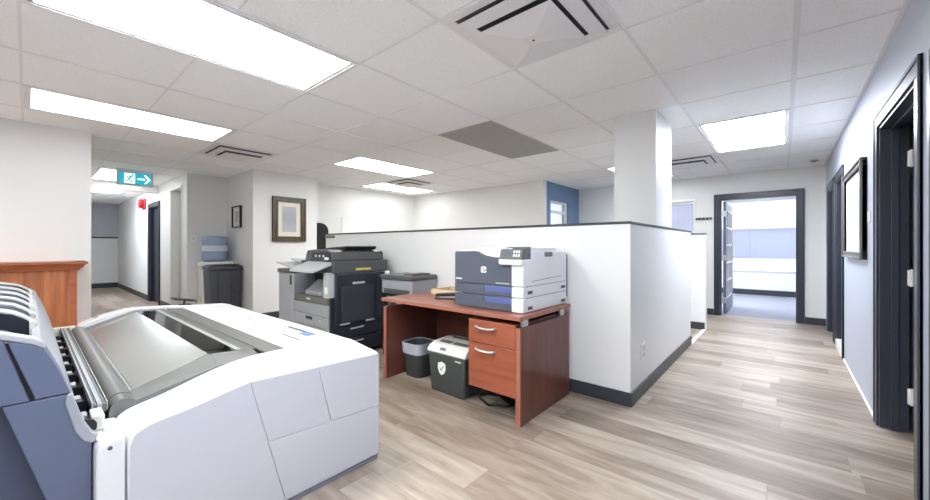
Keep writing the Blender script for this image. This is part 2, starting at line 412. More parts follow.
bb('baseboard_end', [(-3.42, -.94, EY-BT, EY, 0, BH), (.25, RX, EY-BT, EY, 0, BH)])
bb('baseboard_right', [(RX-.012, RX, 3.80, 5.60, 0, .018), (RX-.012, RX, 2.50, 2.65, 0, .018)], 'white')
bb('baseboard_hall', [(HE, -10.68, HY-BT, HY, 0, .12), (-9.55, -8.72, HY-BT, HY, 0, .12), (-7.96, -7.65, HY-BT, HY, 0, .12), (-9.1, -7.79, HY+.6-BT, HY+.6, 0, .12), (HE, HE+BT, .454, HY, 0, .14)])
bb('baseboard_left', [(-7.65, -7.65+BT, HY, 2.34, 0, .12), (-7.65, -6.44, 2.34-BT, 2.34, 0, .12), (-6.44, -6.44+BT, 2.34, 3.41, 0, .12), (LX, LX+BT, -4.2, .454, 0, .12), (-7.0, -7.0+BT, 2.6, 6.25, 0, .12)])

# door casings
def casing_x(name, y0, y1, zt, w=.09, side=-1):
    """casing on the right wall (face at RX) around y0..y1"""
    m = MB(); a = RX
    for t, ww in ((.013, w), (.018, .022)):
        m.box(a-t, a, y0-ww if ww == w else y0-w, (y0 if ww == w else y0-w+ww), 0, (zt if ww == w else zt+w-ww))
        m.box(a-t, a, (y1 if ww == w else y1+w-ww), y1+w, 0, (zt if ww == w else zt+w-ww))
        m.box(a-t, a, y0-w, y1+w, (zt if ww == w else zt+w-ww), zt+w)
    m.box(a, RT, y0, y0+.018, 0, zt); m.box(a, RT, y1-.018, y1, 0, zt); m.box(a, RT, y0, y1, zt-.018, zt)
    m.box(a+.05, a+.085, y1-.032, y1-.018, 0, zt); m.box(a+.05, a+.085, y0+.018, y0+.032, 0, zt); m.box(a+.05, a+.085, y0, y1, zt-.032, zt-.018)
    return struct(m.build(name, 'navy', bevel=.003))
casing_x('trim_6', 2.75, 3.70, 2.0)
casing_x('trim_7', 5.70, 6.36, 1.98, .09)
casing_x('trim_8', 6.66, 7.36, 1.98, .09)
casing_x('trim_9', 1.5, 2.39, 1.94, .1)
# near door, open into the side room
d = struct(MB().box(RT+.012, RT+.95, 3.675, 3.715, .01, 1.98).build('door_1', 'navy', bevel=.003))
for z in (.24, 1.0, 1.765):
    MB().box(RT-.012, RT+.05, 3.66, 3.675, z-.05, z+.05).cyl((RT+.005, 3.662, z-.055), (RT+.005, 3.662, z+.055), .009).build('hinge', 'white', d, bevel=.002)
d = struct(MB().box(RX+.087, RX+.122, 5.72, 6.34, .01, 1.96).build('door_2', 'navy', bevel=.003))
MB().cyl((RX+.087, 5.80, .95), (RX+.03, 5.80, .95), .012).box(RX+.025, RX+.04, 5.79, 5.90, .94, .96).build('door_handle', 'metal', d, bevel=.003)
struct(MB().box(RX-.012, RX+.08, 5.72, 6.34, 0, .09).build('trim_13', 'white', bevel=.002))
d = struct(MB().box(RX+.087, RX+.122, 6.68, 7.34, .01, 1.96).build('door_3', 'navy', bevel=.003))
d = struct(MB().box(RX+.087, RX+.122, 1.52, 2.37, .01, 1.92).build('door_4', 'navy', bevel=.003))
# end door casing and french door
def casing_y(name, x0, x1, zt, yf, yb, w=.085, mat='navy'):
    m = MB()
    m.box(x0-w, x0, yf-.02, yf, 0, zt); m.box(x1, x1+w, yf-.02, yf, 0, zt); m.box(x0-w, x1+w, yf-.02, yf, zt, zt+w)
    m.box(x0-w, x0-w+.02, yf-.03, yf-.02, 0, zt+w-.02); m.box(x1+w-.02, x1+w, yf-.03, yf-.02, 0, zt+w-.02); m.box(x0-w, x1+w, yf-.03, yf-.02, zt+w-.02, zt+w)
    m.box(x0, x0+.015, yf, yb, 0, zt); m.box(x1-.015, x1, yf, yb, 0, zt); m.box(x0, x1, yf, yb, zt-.015, zt)
    return struct(m.build(name, mat, bevel=.003))
casing_y('trim_10', DX0, DX1, DZ, EY, EY+.14)
lx0, lx1, ly0, ly1 = DX0+.03, DX0+.068, EY+.17, EY+1.38
m = MB()
m.box(lx0, lx1, ly0, ly0+.13, .01, 1.99); m.box(lx0, lx1, ly1-.13, ly1, .01, 1.99); m.box(lx0, lx1, ly0+.13, ly1-.13, .01, .26); m.box(lx0, lx1, ly0+.13, ly1-.13, 1.86, 1.99)
fd = struct(m.build('door_5', 'door_slate', bevel=.003))
m = MB()
for k in (1, 2): y = ly0+.13+(ly1-ly0-.26)*k/3; m.box(lx0-.002, lx1+.002, y-.013, y+.013, .26, 1.86)
for k in range(1, 5): z = .26+1.6*k/5; m.box(lx0-.002, lx1+.002, ly0+.13, ly1-.13, z-.013, z+.013)
for z in (.26, 1.846): m.box(lx0-.002, lx1+.002, ly0+.13, ly1-.13, z, z+.014)
for y in (ly0+.13, ly1-.144): m.box(lx0-.002, lx1+.002, y, y+.014, .26, 1.86)
m.build('muntin_grid', 'white', fd, bevel=.002)
MB().box(lx0+.012, lx1-.012, ly0+.13, ly1-.13, .26, 1.86).build('door_glass', 'pane_reflection', fd)
m = MB(); m.cyl((lx1, ly1-.065, 1.0), (lx1+.05, ly1-.065, 1.0), .013).box(lx1+.04, lx1+.055, ly1-.16, ly1-.055, .99, 1.01); m.box(lx1, lx1+.008, ly1-.09, ly1-.04, .92, 1.08)
m.build('door_handle', 'metal', fd, bevel=.002)
m = MB()
for z in (.25, 1.0, 1.78): m.box(DX0+.015, lx1, EY+.145, EY+.172, z-.05, z+.05)
m.build('hinge', 'metal', fd)
# hall door
casing_y('trim_11', -10.55, -9.68, 2.04, HY, HY+.14, .085)
struct(MB().box(-10.53, -9.70, HY+.06, HY+.1, .01, 2.02).build('door_6', 'navy', bevel=.003))
struct(MB().box(-8.76, -8.72, HY-.012, HY, 0, 2.26).box(-7.96, -7.92, HY-.012, HY, 0, 2.26).box(-8.76, -7.92, HY-.012, HY, 2.235, 2.27).build('trim_12', 'white', smooth=0))

# ------------------------------------------------------------------ outdoors
struct(MB().box(-90, 90, -60, 120, -.35, -.3).build('ground', 'snow', smooth=0))
b = thing('building', 'long low pale blue grey building far outside the office window', 'building', (0, 60, -.3))
MB().box(-45, 40, 60, 70, -.3, 3.4).build('wall', 'far_build', b)
MB().box(-45.4, 40.4, 59.6, 70.4, 3.4, 3.75).build('roof', 'snow', b)

# ------------------------------------------------------------------ ceiling fittings
def ceiling_light(x0, y0, label, along='Y', group='fluorescent ceiling lights', lens='lens'):
    lx, ly = (T, 2*T) if along == 'Y' else (2*T, T)
    t = thing('ceiling_light', label, 'light', (x0+lx/2, y0+ly/2, C), group)
    r = MB(); r.ring(x0+.005, x0+lx-.005, y0+.005, y0+ly-.005, .022, C-.012, C); r.ring(x0+.027, x0+lx-.027, y0+.027, y0+ly-.027, .022, C-.006, C)
    r.build('light_frame', 'fixture', t, bevel=.003)
    MB().box(x0+.05, x0+lx-.05, y0+.05, y0+ly-.05, C-.005, C-.001).build('diffuser', lens, t)
def gx(k): return GX0-T*k
def gy(k): return GY0+T*k
ceiling_light(gx(3), gy(-2), 'large bright ceiling light panel nearest the camera, above the white plotter')
ceiling_light(gx(6), gy(-2), 'long narrow ceiling light panel along the left wall, before the exit sign hall', lens='lens_wall')
ceiling_light(gx(6), gy(2), 'ceiling light panel in the middle distance, above and behind the copier, nearer of two', lens='lens_middle')
ceiling_light(gx(8), gy(4), 'far ceiling light panel by the corner of the cream walls', lens='lens_far')
ceiling_light(gx(0), gy(4), 'ceiling light panel over the corridor near the end doorway', lens='lens_corridor')
ceiling_light(gx(2), gy(6), 'ceiling light panel almost hidden behind the white pillar', lens='lens_far')
ceiling_light(gx(12), gy(-1), 'hall ceiling light panel half hidden by the exit sign', 'X', lens='lens_hall')
ceiling_light(gx(15), gy(-1), 'hall ceiling light panel beyond the low beam', 'X', lens='lens_hall_end')
for k, q in ((0, -2), (0, -6), (3, -6), (6, -6)):  # added lamps, unseen, to brighten the room around the camera
    ceiling_light(gx(k), gy(q), 'added unseen ceiling light panel brightening the room from above or behind the camera', group='added ceiling lights behind the camera', lens='lens_mid' if k == 0 else 'lens')

for k in (0, 2): ceiling_light(gx(k), gy(10), 'added unseen ceiling light panel brightening the end office', group='added ceiling lights in the end office', lens='lens_mid')  # added lamps, unseen, making up for weak daylight on the office carpet
def diffuser(x0, y0, label):
    t = thing('ceiling_vent', label, 'vent', (x0+T/2, y0+T/2, C), 'square air diffusers in the ceiling')
    cx, cy = x0+T/2, y0+T/2
    m = MB(); m.ring(x0+.006, x0+T-.006, y0+.006, y0+T-.006, .055, C-.008, C)
    m.build('vent_frame', 'fixture', t, bevel=.003)
    MB().box(x0+.06, x0+T-.06, y0+.06, y0+T-.06, C-.003, C-.0005).build('duct_shade_sheet', 'dark_gap', t)  # flat dark sheet standing in for the shade inside the duct
    def frus(h0, z0, h1, z1, th=.004):
        m = MB()
        for sx, sy in ((1, 0), (-1, 0), (0, 1), (0, -1)):
            def q(h, z, e): return (cx+(sx*h if sx else e*h), cy+(sy*h if sy else e*h), z)
            A = [q(h0, z0, -1), q(h0, z0, 1), q(h1, z1, 1), q(h1, z1, -1)]
            m.loft(A, [(p[0], p[1], p[2]-th) for p in A])
        return m
    frus(.304, C-.024, .226, C-.036).build('square_vane', 'fixture', t)
    m = MB(); q = .215
    A = [(cx-q, cy-q, C-.060), (cx+q, cy-q, C-.060), (cx+q, cy+q, C-.060), (cx-q, cy+q, C-.060)]
    B = [(cx-.05, cy-.05, C-.088), (cx+.05, cy-.05, C-.088), (cx+.05, cy+.05, C-.088), (cx-.05, cy+.05, C-.088)]
    m.loft(A, B); cp = m.build('centre_plate', 'fixture', t, smooth=0)
    MB().cyl((cx, cy, C-.088), (cx, cy, C-.091), .006).build('screw', 'dark_gap', cp)
    MB().box(cx-.01, cx+.01, cy-.01, cy+.01, C-.078, C-.003).build('hanger', 'dark_gap', t)
diffuser(gx(1), gy(0), 'large square air diffuser at the top centre, nearest the camera')
diffuser(gx(7), gy(0), 'square air diffuser before the water cooler corner')
diffuser(gx(7), gy(4), 'small far air diffuser between the two distant ceiling lights')
diffuser(gx(1), gy(6), 'square air diffuser right of the pillar, by the end wall')
t = thing('return_air_grille', 'flat grey rectangular grille panel set in the middle of the ceiling', 'vent', (gx(2)-T/2, gy(3), C))
MB().ring(gx(3)+.008, gx(2)-.008, gy(2)+.008, gy(4)-.008, .025, C-.008, C).build('grille_frame', 'grille', t, bevel=.002)
m = MB(); m.box(gx(3)+.033, gx(2)-.033, gy(2)+.033, gy(4)-.033, C-.003, C-.001)
for k in range(1, 28): y = gy(2)+.033+(2*T-.066)*k/28; m.box(gx(3)+.033, gx(2)-.033, y-.004, y+.004, C-.007, C-.003)
m.build('grille_slats', 'grille', t, smooth=0)
o = MB().lathe((.33, 7.35, C), [(.012, 0), (.05, -.002), (.045, -.014), (.02, -.024), (.012, -.03)]).build('ceiling_sprinkler', 'mid_grey')
tag(o, 'small round sprinkler head on the ceiling near the end corner', 'sprinkler')

# exit sign: faces +X
t = thing('exit_sign', 'teal and white running man exit sign with arrow hanging in the hall', 'exit sign', (-8.0, 1.14, C))
MB().box(-8.03, -7.97, .905, 1.375, C-.04, C).build('mounting_rail', 'fixture', t, bevel=.004)
MB().box(-8.02, -7.985, .915, 1.365, 2.185, C-.04).build('housing', 'light_grey', t, bevel=.004)
fx = -7.984
MB().box(fx-.002, fx+.002, .94, 1.34, 2.205, 2.385).build('sign_face', 'teal', t)
def poly(m, pts, x=fx+.0025, th=.002):
    m.prism(pts, 'X', x, x+th)
m = MB(); poly(m, [(1.005, 2.215), (1.135, 2.215), (1.135, 2.375), (1.005, 2.375)])
pic = m.build('white_door_symbol', 'sign_white', t)
m = MB(); X2 = fx+.005
a = [(1.105+.016*math.cos(q*PI/8), 2.352+.016*math.sin(q*PI/8)) for q in range(16)]; poly(m, a, X2)
poly(m, [(1.085, 2.340), (1.105, 2.328), (1.075, 2.285), (1.05, 2.295)], X2)          # torso
poly(m, [(1.09, 2.335), (1.13, 2.310), (1.126, 2.298), (1.085, 2.318)], X2)            # arm ahead
poly(m, [(1.09, 2.338), (1.05, 2.335), (1.03, 2.310), (1.04, 2.303), (1.058, 2.322), (1.085, 2.322)], X2)
poly(m, [(1.05, 2.292), (1.07, 2.283), (1.105, 2.258), (1.095, 2.225), (1.083, 2.228), (1.088, 2.253), (1.052, 2.272)], X2)
poly(m, [(1.05, 2.292), (1.066, 2.288), (1.05, 2.255), (1.012, 2.238), (1.008, 2.25), (1.038, 2.264)], X2)
m.build('running_figure', 'teal', pic)
m = MB(); poly(m, [(1.165, 2.282), (1.26, 2.282), (1.26, 2.308), (1.165, 2.308)], fx+.0025)
poly(m, [(1.245, 2.225), (1.275, 2.225), (1.33, 2.295), (1.275, 2.365), (1.245, 2.365), (1.295, 2.295)], fx+.0025)
m.build('arrow', 'sign_white', t)
t = thing('mounted_fire_alarm', 'red fire alarm sounder high on the hall wall beside the dark door', 'alarm', (-11.1, HY, 2.15))
MB().box(-11.28, -10.94, HY-.03, HY, 2.04, 2.28).build('back_box', 'red', t, bevel=.01)
MB().cyl((-11.11, HY-.03, 2.17), (-11.11, HY-.11, 2.17), .11, .10).build('bell', 'red', t, bevel=.01)

# ------------------------------------------------------------------ pictures, plates
def picture_x(name, label, X, y0, y1, z0, z1, w, mats, dirn=1, mw=.1, dep=.035):
    """framed picture on a wall facing dirn*X"""
    t = thing(name, label, 'picture', (X, (y0+y1)/2, z0))
    a, b_ = X, X+dirn*dep
    m = MB()
    for (p, q, r, u) in ((y0, y1, z0, z0+w), (y0, y1, z1-w, z1), (y0, y0+w, z0+w, z1-w), (y1-w, y1, z0+w, z1-w)): m.box(a, b_, p, q, r, u)
    k = w*.3
    for (p, q, r, u) in ((y0+w-k, y1-w+k, z0+w-k, z0+w), (y0+w-k, y1-w+k, z1-w, z1-w+k), (y0+w-k, y0+w, z0+w, z1-w), (y1-w, y1-w+k, z0+w, z1-w)):
        m.box(a, b_+dirn*.006, p, q, r, u)
    for (p, q, r, u) in ((y0, y1, z0, z0+k), (y0, y1, z1-k, z1), (y0, y0+k, z0+k, z1-k), (y1-k, y1, z0+k, z1-k)):
        m.box(a, b_+dirn*.012, p, q, r, u)
    m.build('frame', mats[0], t, bevel=.003)
    MB().box(a, X+dirn*.012, y0+w, y1-w, z0+w, z1-w).build('mat_board', mats[1], t)
    MB().box(X+dirn*.012, X+dirn*.014, y0+w+mw, y1-w-mw, z0+w+mw, z1-w-mw).build('artwork', mats[2], t)
    return t
picture_x('framed_picture', 'large bronze framed faded print with cream mat on wall behind copier', -6.44, 2.631, 3.191, 1.286, 2.037, .085, ('frame_dark', 'mat', 'art1'), 1, .075)
picture_x('framed_picture', 'pewter framed pale blue print on the right corridor wall', RX, 4.17, 5.34, 1.10, 1.89, .055, ('frame_silver', 'mat_white', 'art3'), -1, .10, .03)
t = thing('framed_picture', 'small black framed sketch on the wall above the water cooler', 'picture', (-7.1, 2.34, 1.52))
m = MB()
for (p, q, r, u) in ((-7.3, -6.91, 1.52, 1.54), (-7.3, -6.91, 1.87, 1.89), (-7.3, -7.28, 1.54, 1.87), (-6.93, -6.91, 1.54, 1.87)): m.box(p, q, 2.305, 2.34, r, u)
m.build('frame', 'frame_black', t, bevel=.002)
MB().box(-7.28, -6.93, 2.328, 2.34, 1.54, 1.87).build('mat_board', 'mat_white', t)
MB().box(-7.19, -7.02, 2.326, 2.328, 1.61, 1.80).build('artwork', 'art2', t)

def plate(name, label, cat, lo, hi, mark, mk):
    t = thing(name, label, cat, tuple((a+b)/2 for a, b in zip(lo, hi)))
    MB().box(lo[0], hi[0], lo[1], hi[1], lo[2], hi[2]).build('plate', 'white', t, bevel=.003)
    m = MB()
    for q in mark: m.box(*q)
    m.build(mk, 'light_grey', t, bevel=.001)
plate('power_outlet', 'white power outlet low on the corridor side of the half wall', 'outlet', (HW, 3.19, .29), (HW+.008, 3.31, .415),
      [(HW+.008, HW+.011, 3.22, 3.28, .305, .345), (HW+.008, HW+.011, 3.22, 3.28, .36, .40)], 'socket')
plate('light_switch', 'white switch plate on the right wall beside the near dark door', 'switch', (RX-.008, 4.01, 1.38), (RX, 4.10, 1.46), [(RX-.012, RX-.008, 4.04, 4.07, 1.40, 1.44)], 'rocker')
plate('light_switch', 'small white switch plate on the wall left of the water cooler', 'switch', (-7.65, 1.80, 1.28), (-7.642, 1.88, 1.39), [(-7.642, -7.638, 1.825, 1.855, 1.31, 1.36)], 'rocker')
t = thing('coat_rail', 'short dark coat rail on the end wall left of the doorway', 'rail', (-1.09, EY, 1.69))
MB().box(-1.21, -.965, EY-.02, EY, 1.675, 1.715).build('rail_board', 'navy', t, bevel=.002)
for k in range(4): x = -1.18+.06*k; MB().cyl((x, EY-.02, 1.69), (x, EY-.05, 1.70), .007).build('hook', 'metal', t)
t = thing('vertical_blinds', 'pale lavender vertical blinds in the small window behind the pillar', 'blinds', (-1.48, EY+.05, 1.28))
m = MB().box(-1.715, -1.255, EY+.03, EY+.07, 1.98, 2.015); m.build('head_rail', 'white', t, bevel=.003)
m = MB()
for k in range(9):
    x = -1.70+.05*k
    m.loft([(x, EY+.045, 1.29), (x+.046, EY+.058, 1.29), (x+.046, EY+.060, 1.29), (x, EY+.047, 1.29)], [(x, EY+.045, 1.98), (x+.046, EY+.058, 1.98), (x+.046, EY+.060, 1.98), (x, EY+.047, 1.98)])
m.build('blind_slats', 'blind', t, smooth=0)
t = thing('whiteboard', 'white board on the far left wall seen over the half wall', 'whiteboard', (-7.0, 4.75, .9))
MB().box(-7.0, -6.985, 4.27, 5.25, .9, 1.79).build('board', 'whiteboard', t)
MB().box(-7.0, -6.978, 4.25, 4.27, .88, 1.81).box(-7.0, -6.978, 5.25, 5.27, .88, 1.81).box(-7.0, -6.978, 4.27, 5.25, 1.79, 1.81).box(-7.0, -6.978, 4.27, 5.25, .88, .9).build('board_frame', 'fixture', t)
t = thing('name_sign', 'small black name plate at the left end of the half wall', 'sign', (-5.15, 2.935, 1.34))
MB().box(-5.24, -5.02, 2.929, 2.935, 1.325, 1.36).build('plate', 'black', t, bevel=.001)
MB().box(-5.21, -5.05, 2.9275, 2.929, 1.338, 1.347).build('lettering_strip', 'light_grey', t)

# ------------------------------------------------------------------ office chair beyond the half wall
t = thing('office_chair', 'black high back office chair mostly hidden behind the copier and wall corner', 'chair', (-6.66, 3.60, 0))
cx, cy = -6.66, 3.62
def rrect(x0, x1, z0, z1, r, n=6):
    pts = []
    for (px, pz, a0) in ((x1-r, z1-r, 0), (x0+r, z1-r, PI/2), (x0+r, z0+r, PI), (x1-r, z0+r, 1.5*PI)):
        pts += [(px+r*math.cos(a0+PI/2*i/n), pz+r*math.sin(a0+PI/2*i/n)) for i in range(n+1)]
    return pts
bk = MB().prism(rrect(cy-.18, cy+.26, .68, 1.66, .16), 'X', cx-.28, cx-.19).build('backrest', 'black_soft', t, bevel=.02)
MB().prism(rrect(cx-.25, cx+.25, cy-.18, cy+.22, .1), 'Z', .46, .55).build('seat', 'black_soft', t, bevel=.02)
MB().box(cx-.27, cx-.22, cy-.02, cy+.08, .44, .9).build('back_support', 'black', t, bevel=.008)
for y in (cy-.16, cy+.23):
    MB().box(cx-.2, cx+.1, y-.03, y+.03, .73, .765).box(cx-.06, cx, y-.02, y+.02, .47, .73).build('armrest', 'black', t, bevel=.008)
MB().cyl((cx, cy+.03, .1), (cx, cy+.03, .47), .03).build('gas_column', 'metal', t)
for k in range(5):
    a = 2*PI*k/5+.3; e = (cx+.24*math.cos(a), cy+.05+.24*math.sin(a), .075)
    l = MB().cyl((cx, cy+.03, .11), e, .028, .018).build('base_leg', 'black', t)
    MB().cyl((e[0], e[1]-.02, .03), (e[0], e[1]+.02, .03), .03).cyl((e[0], e[1], .03), (e[0], e[1], .08), .012).build('caster', 'black', l)

# ------------------------------------------------------------------ wooden cabinet on the left wall
t = thing('wooden_cabinet', 'orange brown wooden cabinet with moulded top against the left wall', 'cabinet', (-5.55, -.4, 0))
X0, X1, Y0, Y1 = LX+.006, -5.40, -1.2, .325
MB().box(X0, X1, Y0, Y1, .08, .965).build('carcass', 'oak', t, bevel=.004)
for ya in (Y1-.045, Y0-.002): MB().box(X1, X1+.012, ya, ya+.047, .08, .965).build('corner_post', 'oak_x', t, bevel=.003)
m = MB()
prof = [(0, .965), (.02, .965), (.025, .985), (.045, 1.0), (.055, 1.018), (.075, 1.03), (.075, 1.05), (0, 1.05)]
m.loft([(X0, Y0-p[0], p[1]) for p in prof], [(X0, Y1+p[0], p[1]) for p in prof])
A = [(X1+p[0], Y0-p[0], p[1]) for p in prof]; B = [(X1+p[0], Y1+p[0], p[1]) for p in prof]
m = MB(); m.loft(A, B); m.loft([(X0, Y1+p[0], p[1]) for p in prof], [(X1+p[0], Y1+p[0], p[1]) for p in prof]); m.loft([(X0, Y0-p[0], p[1]) for p in prof], [(X1+p[0], Y0-p[0], p[1]) for p in prof])
m.box(X0, X1+.07, Y0-.07, Y1+.07, 1.03, 1.05); m.box(X0, X1, Y0, Y1, .965, 1.03)
m.build('crown_moulding', 'oak_x', t)
MB().box(X0, X1+.012, Y0-.01, Y1+.01, 0, .08).build('plinth', 'oak_x', t, bevel=.004)
MB().box(X1, X1+.01, -1.1, -.17, .14, .92).build('door', 'oak_x', t, bevel=.004)

# ------------------------------------------------------------------ wide format plotter / scanner
PT = thing('wide_format_printer', 'big white wide format printer with grey scanning deck in the foreground', 'printer', (-3.0, .6, 0))
XN, XNi, XF, XFi = -1.757, -2.0, -4.3, -4.05
inn = [(.200,.02),(.200,.48),(.216,.515),(.257,.552),(.374,.583),(.617,.652),(.86,.668),(1.28,.640),(1.28,.02)]
out = [(.233,.02),(.233,.505),(.249,.541),(.29,.562),(.426,.583),(.624,.623),(.933,.612),(1.30,.601),(1.30,.02)]
def cr(pts, n=5):
    """smooth the open top of a profile (Catmull-Rom), ends kept"""
    r = [pts[0]]; q = pts[1:-1]
    for i in range(len(q)-1):
        p0 = q[max(i-1, 0)]; p1 = q[i]; p2 = q[i+1]; p3 = q[min(i+2, len(q)-1)]
        for k in range(n):
            u = k/n
            r.append(tuple(.5*((2*p1[j])+(-p0[j]+p2[j])*u+(2*p0[j]-5*p1[j]+4*p2[j]-p3[j])*u*u+(-p0[j]+3*p1[j]-3*p2[j]+p3[j])*u**3) for j in (0, 1)))
    r.append(q[-1]); r.append(pts[-1]); return r
ci, coo = cr(inn), cr(out)
m = MB(); m.loft([(XNi, *p) for p in ci], [(XN, *p) for p in coo])
sf = m.build('side_frame', 'mach_white', PT, smooth=30, bevel=.008)
inF = [(.2,.02),(.2,.46),(.225,.53),(.25,.585),(.305,.622),(.547,.692),(.88,.68),(1.28,.645),(1.28,.02)]
ouF = [(.22,.02),(.22,.46),(.235,.51),(.255,.56),(.305,.605),(.547,.672),(.88,.66),(1.28,.63),(1.28,.02)]
MB().loft([(XFi, *p) for p in cr(inF)], [(XF, *p) for p in cr(ouF)]).build('side_frame', 'mach_white', PT, smooth=30, bevel=.008)
# screws on the far frame rim
for (y, z) in ((.36, .628), (.50, .672)):
    MB().cyl((-4.17, y, z), (-4.17, y-.003, z+.012), .014, n=12).build('screw', 'mid_grey', PT)
# side panels with real gaps
def zt(y): # outer top edge
    for a, b_ in zip(out[1:-2], out[2:-1]):
        if a[0] <= y <= b_[0]: return a[1]+(b_[1]-a[1])*(y-a[0])/(b_[0]-a[0])
    return out[1][1]
G = .0022
def panel(pts, mat='mach_white_shaded'):
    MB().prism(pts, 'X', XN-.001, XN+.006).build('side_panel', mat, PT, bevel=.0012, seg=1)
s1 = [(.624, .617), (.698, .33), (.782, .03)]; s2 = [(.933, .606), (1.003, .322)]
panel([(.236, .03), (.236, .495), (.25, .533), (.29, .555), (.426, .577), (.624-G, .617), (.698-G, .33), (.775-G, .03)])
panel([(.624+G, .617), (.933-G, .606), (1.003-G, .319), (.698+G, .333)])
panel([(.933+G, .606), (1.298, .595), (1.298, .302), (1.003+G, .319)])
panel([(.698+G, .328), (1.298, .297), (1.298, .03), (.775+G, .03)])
MB().box(XN-.14, XN+.003, .25, 1.29, .004, .022).build('kick_strip', 'seam', PT)
# front post
m = MB(); m.prism([(.152, .02), (.152, .49), (.158, .515), (.172, .53), (.19, .537), (.226, .535), (.226, .02)], 'X', -2.0, -1.765)
post = m.build('front_post', 'mach_white', PT, bevel=.008)
MB().cyl((-1.766, .186, .508), (-1.7615, .186, .508), .0065).build('screw', 'dark_gap', post)
# cabinet under the deck
MB().box(XF+.02, XNi+.01, .215, 1.27, .01, .46).build('cabinet', 'mach_white', PT)
MB().prism([(.215, .46), (.26, .55), (.57, .63), (.90, .62), (1.27, .59), (1.27, .46)], 'X', XFi, -2.03).build('deck_core', 'mach_dark', PT)
# front lip (rounded)
lip = cr([(.206, .47), (.206, .47), (.208, .55), (.216, .578), (.232, .594), (.252, .598), (.276, .59), (.286, .582), (.286, .47)])
MB().prism(lip, 'X', XFi, -2.09).build('front_lip', 'mach_grey', PT)
lip2 = [(y, z-.002) for y, z in lip]
MB().prism(lip2, 'X', -2.088, -2.0).build('lip_end_cap', 'mach_grey', PT)
# deck surround, glass, window, stripe, back deck
def zd(y):
    P = [(.286, .582), (.575, .682), (.70, .676), (.90, .657), (1.29, .630)]
    for a, b_ in zip(P[:-1], P[1:]):
        if a[0] <= y <= b_[0]: return a[1]+(b_[1]-a[1])*(y-a[0])/(b_[0]-a[0])
    return P[-1][1] if y > 1 else P[0][1]
def deck(name, y0, y1, x0, x1, mat, dz=0, th=.012, bevel=0):
    return MB().loft([(x0, y0, zd(y0)+dz), (x0, y1, zd(y1)+dz), (x0, y1, zd(y1)+dz-th), (x0, y0, zd(y0)+dz-th)],
                     [(x1, y0, zd(y0)+dz), (x1, y1, zd(y1)+dz), (x1, y1, zd(y1)+dz-th), (x1, y0, zd(y0)+dz-th)]).build(name, mat, PT, bevel=bevel)
GXN, GXF = -2.13, -3.93
deck('scan_glass', .296, .572, GXF, GXN, 'platen', 0, bevel=.001)
deck('glass_edge_strip', .287, .2945, GXF, GXN, 'mid_grey', .001)
deck('deck_gap', .296, .572, GXN+.0005, GXN+.0055, 'black', -.001)
deck('deck_gap', .296, .572, GXF-.028, GXF-.0005, 'black', -.001)
for (a, b_) in ((XFi, GXF-.029), (GXN+.006, -1.998)):
    MB().loft([(a, .287, zd(.287)), (a, .575, zd(.575)), (a, .575, .50), (a, .287, .46)], [(b_, .287, zd(.287)-(.004 if b_ == -1.998 else 0)), (b_, .575, zd(.575)-(.034 if b_ == -1.998 else 0)), (b_, .575, .50), (b_, .287, .46)]).build('deck_margin', 'mach_grey', PT)
deck('smoked_window', .576, .690, -3.93, -2.2, 'smoke', 0, .003)
m = MB()
for x, y, w, d_, h in ((-3.86, .63, .03, .07, .05), (-3.70, .66, .16, .03, .035), (-3.45, .62, .025, .08, .055), (-3.52, .60, .12, .02, .03)):
    m.box(x-w/2, x+w/2, y-d_/2, y+d_/2, zd(y)-.008-h, zd(y)-.008)
m.build('inner_bracket', 'cream', PT, bevel=.003)
deck('window_tray', .576, .690, -3.93, -2.2, 'mid_grey', -.06, .004)
deck('window_border', .690, .716, -3.95, -2.12, 'mid_grey', .001)
deck('paper_slot', .7165, .785, -3.95, -2.12, 'mach_dark', -.003)
deck('back_deck', .7855, .893, XFi, -2.0, 'mach_grey', 0)
for (a, b_) in ((XFi, -3.951), (-2.119, -1.998)):
    MB().loft([(a, .576, zd(.576)), (a, .76, zd(.76)), (a, .76, .6), (a, .576, .6)], [(b_, .576, zd(.576)-(.034 if b_ == -1.998 else 0)), (b_, .76, zd(.76)-(.012 if b_ == -1.998 else 0)), (b_, .76, .6), (b_, .576, .6)]).build('deck_margin', 'mach_grey', PT)
bc = MB().loft([(XFi, .896, .664), (XFi, 1.285, .636), (XFi, 1.30, .61), (XFi, 1.30, .30), (XFi, .896, .30)],
          [(-1.99, .896, .664), (-1.99, 1.285, .636), (-1.99, 1.30, .61), (-1.99, 1.30, .30), (-1.99, .896, .30)]).build('rear_cover', 'mach_white', PT, bevel=.004)
def on_rear(x, y): return .664-(y-.896)*.028/.389
def decal(x0, x1, y0, y1, mat, name, sk=0):
    z0, z1 = on_rear(0, y0)+.0008, on_rear(0, y1)+.0008
    MB().loft([(x0, y0, z0), (x1, y0, z0), (x1+sk, y1, z1), (x0+sk, y1, z1)], [(x0, y0, z0-.002), (x1, y0, z0-.002), (x1+sk, y1, z1-.002), (x0+sk, y1, z1-.002)]).build(name, mat, bc)
decal(-2.36, -2.24, 1.12, 1.20, 'sticker_blue', 'blue_label', -.02)
decal(-2.62, -2.362, 1.165, 1.20, 'sticker_dark', 'dark_label', -.02)
decal(-2.40, -2.16, 1.03, 1.045, 'sticker_dark', 'lettering_strip')
decal(-2.50, -2.44, 1.03, 1.042, 'mid_grey', 'lettering_strip')
decal(-3.12, -2.96, 1.09, 1.11, 'mid_grey', 'lettering_strip')
decal(-3.16, -3.135, 1.09, 1.115, 'sticker_dark', 'indicator_mark')
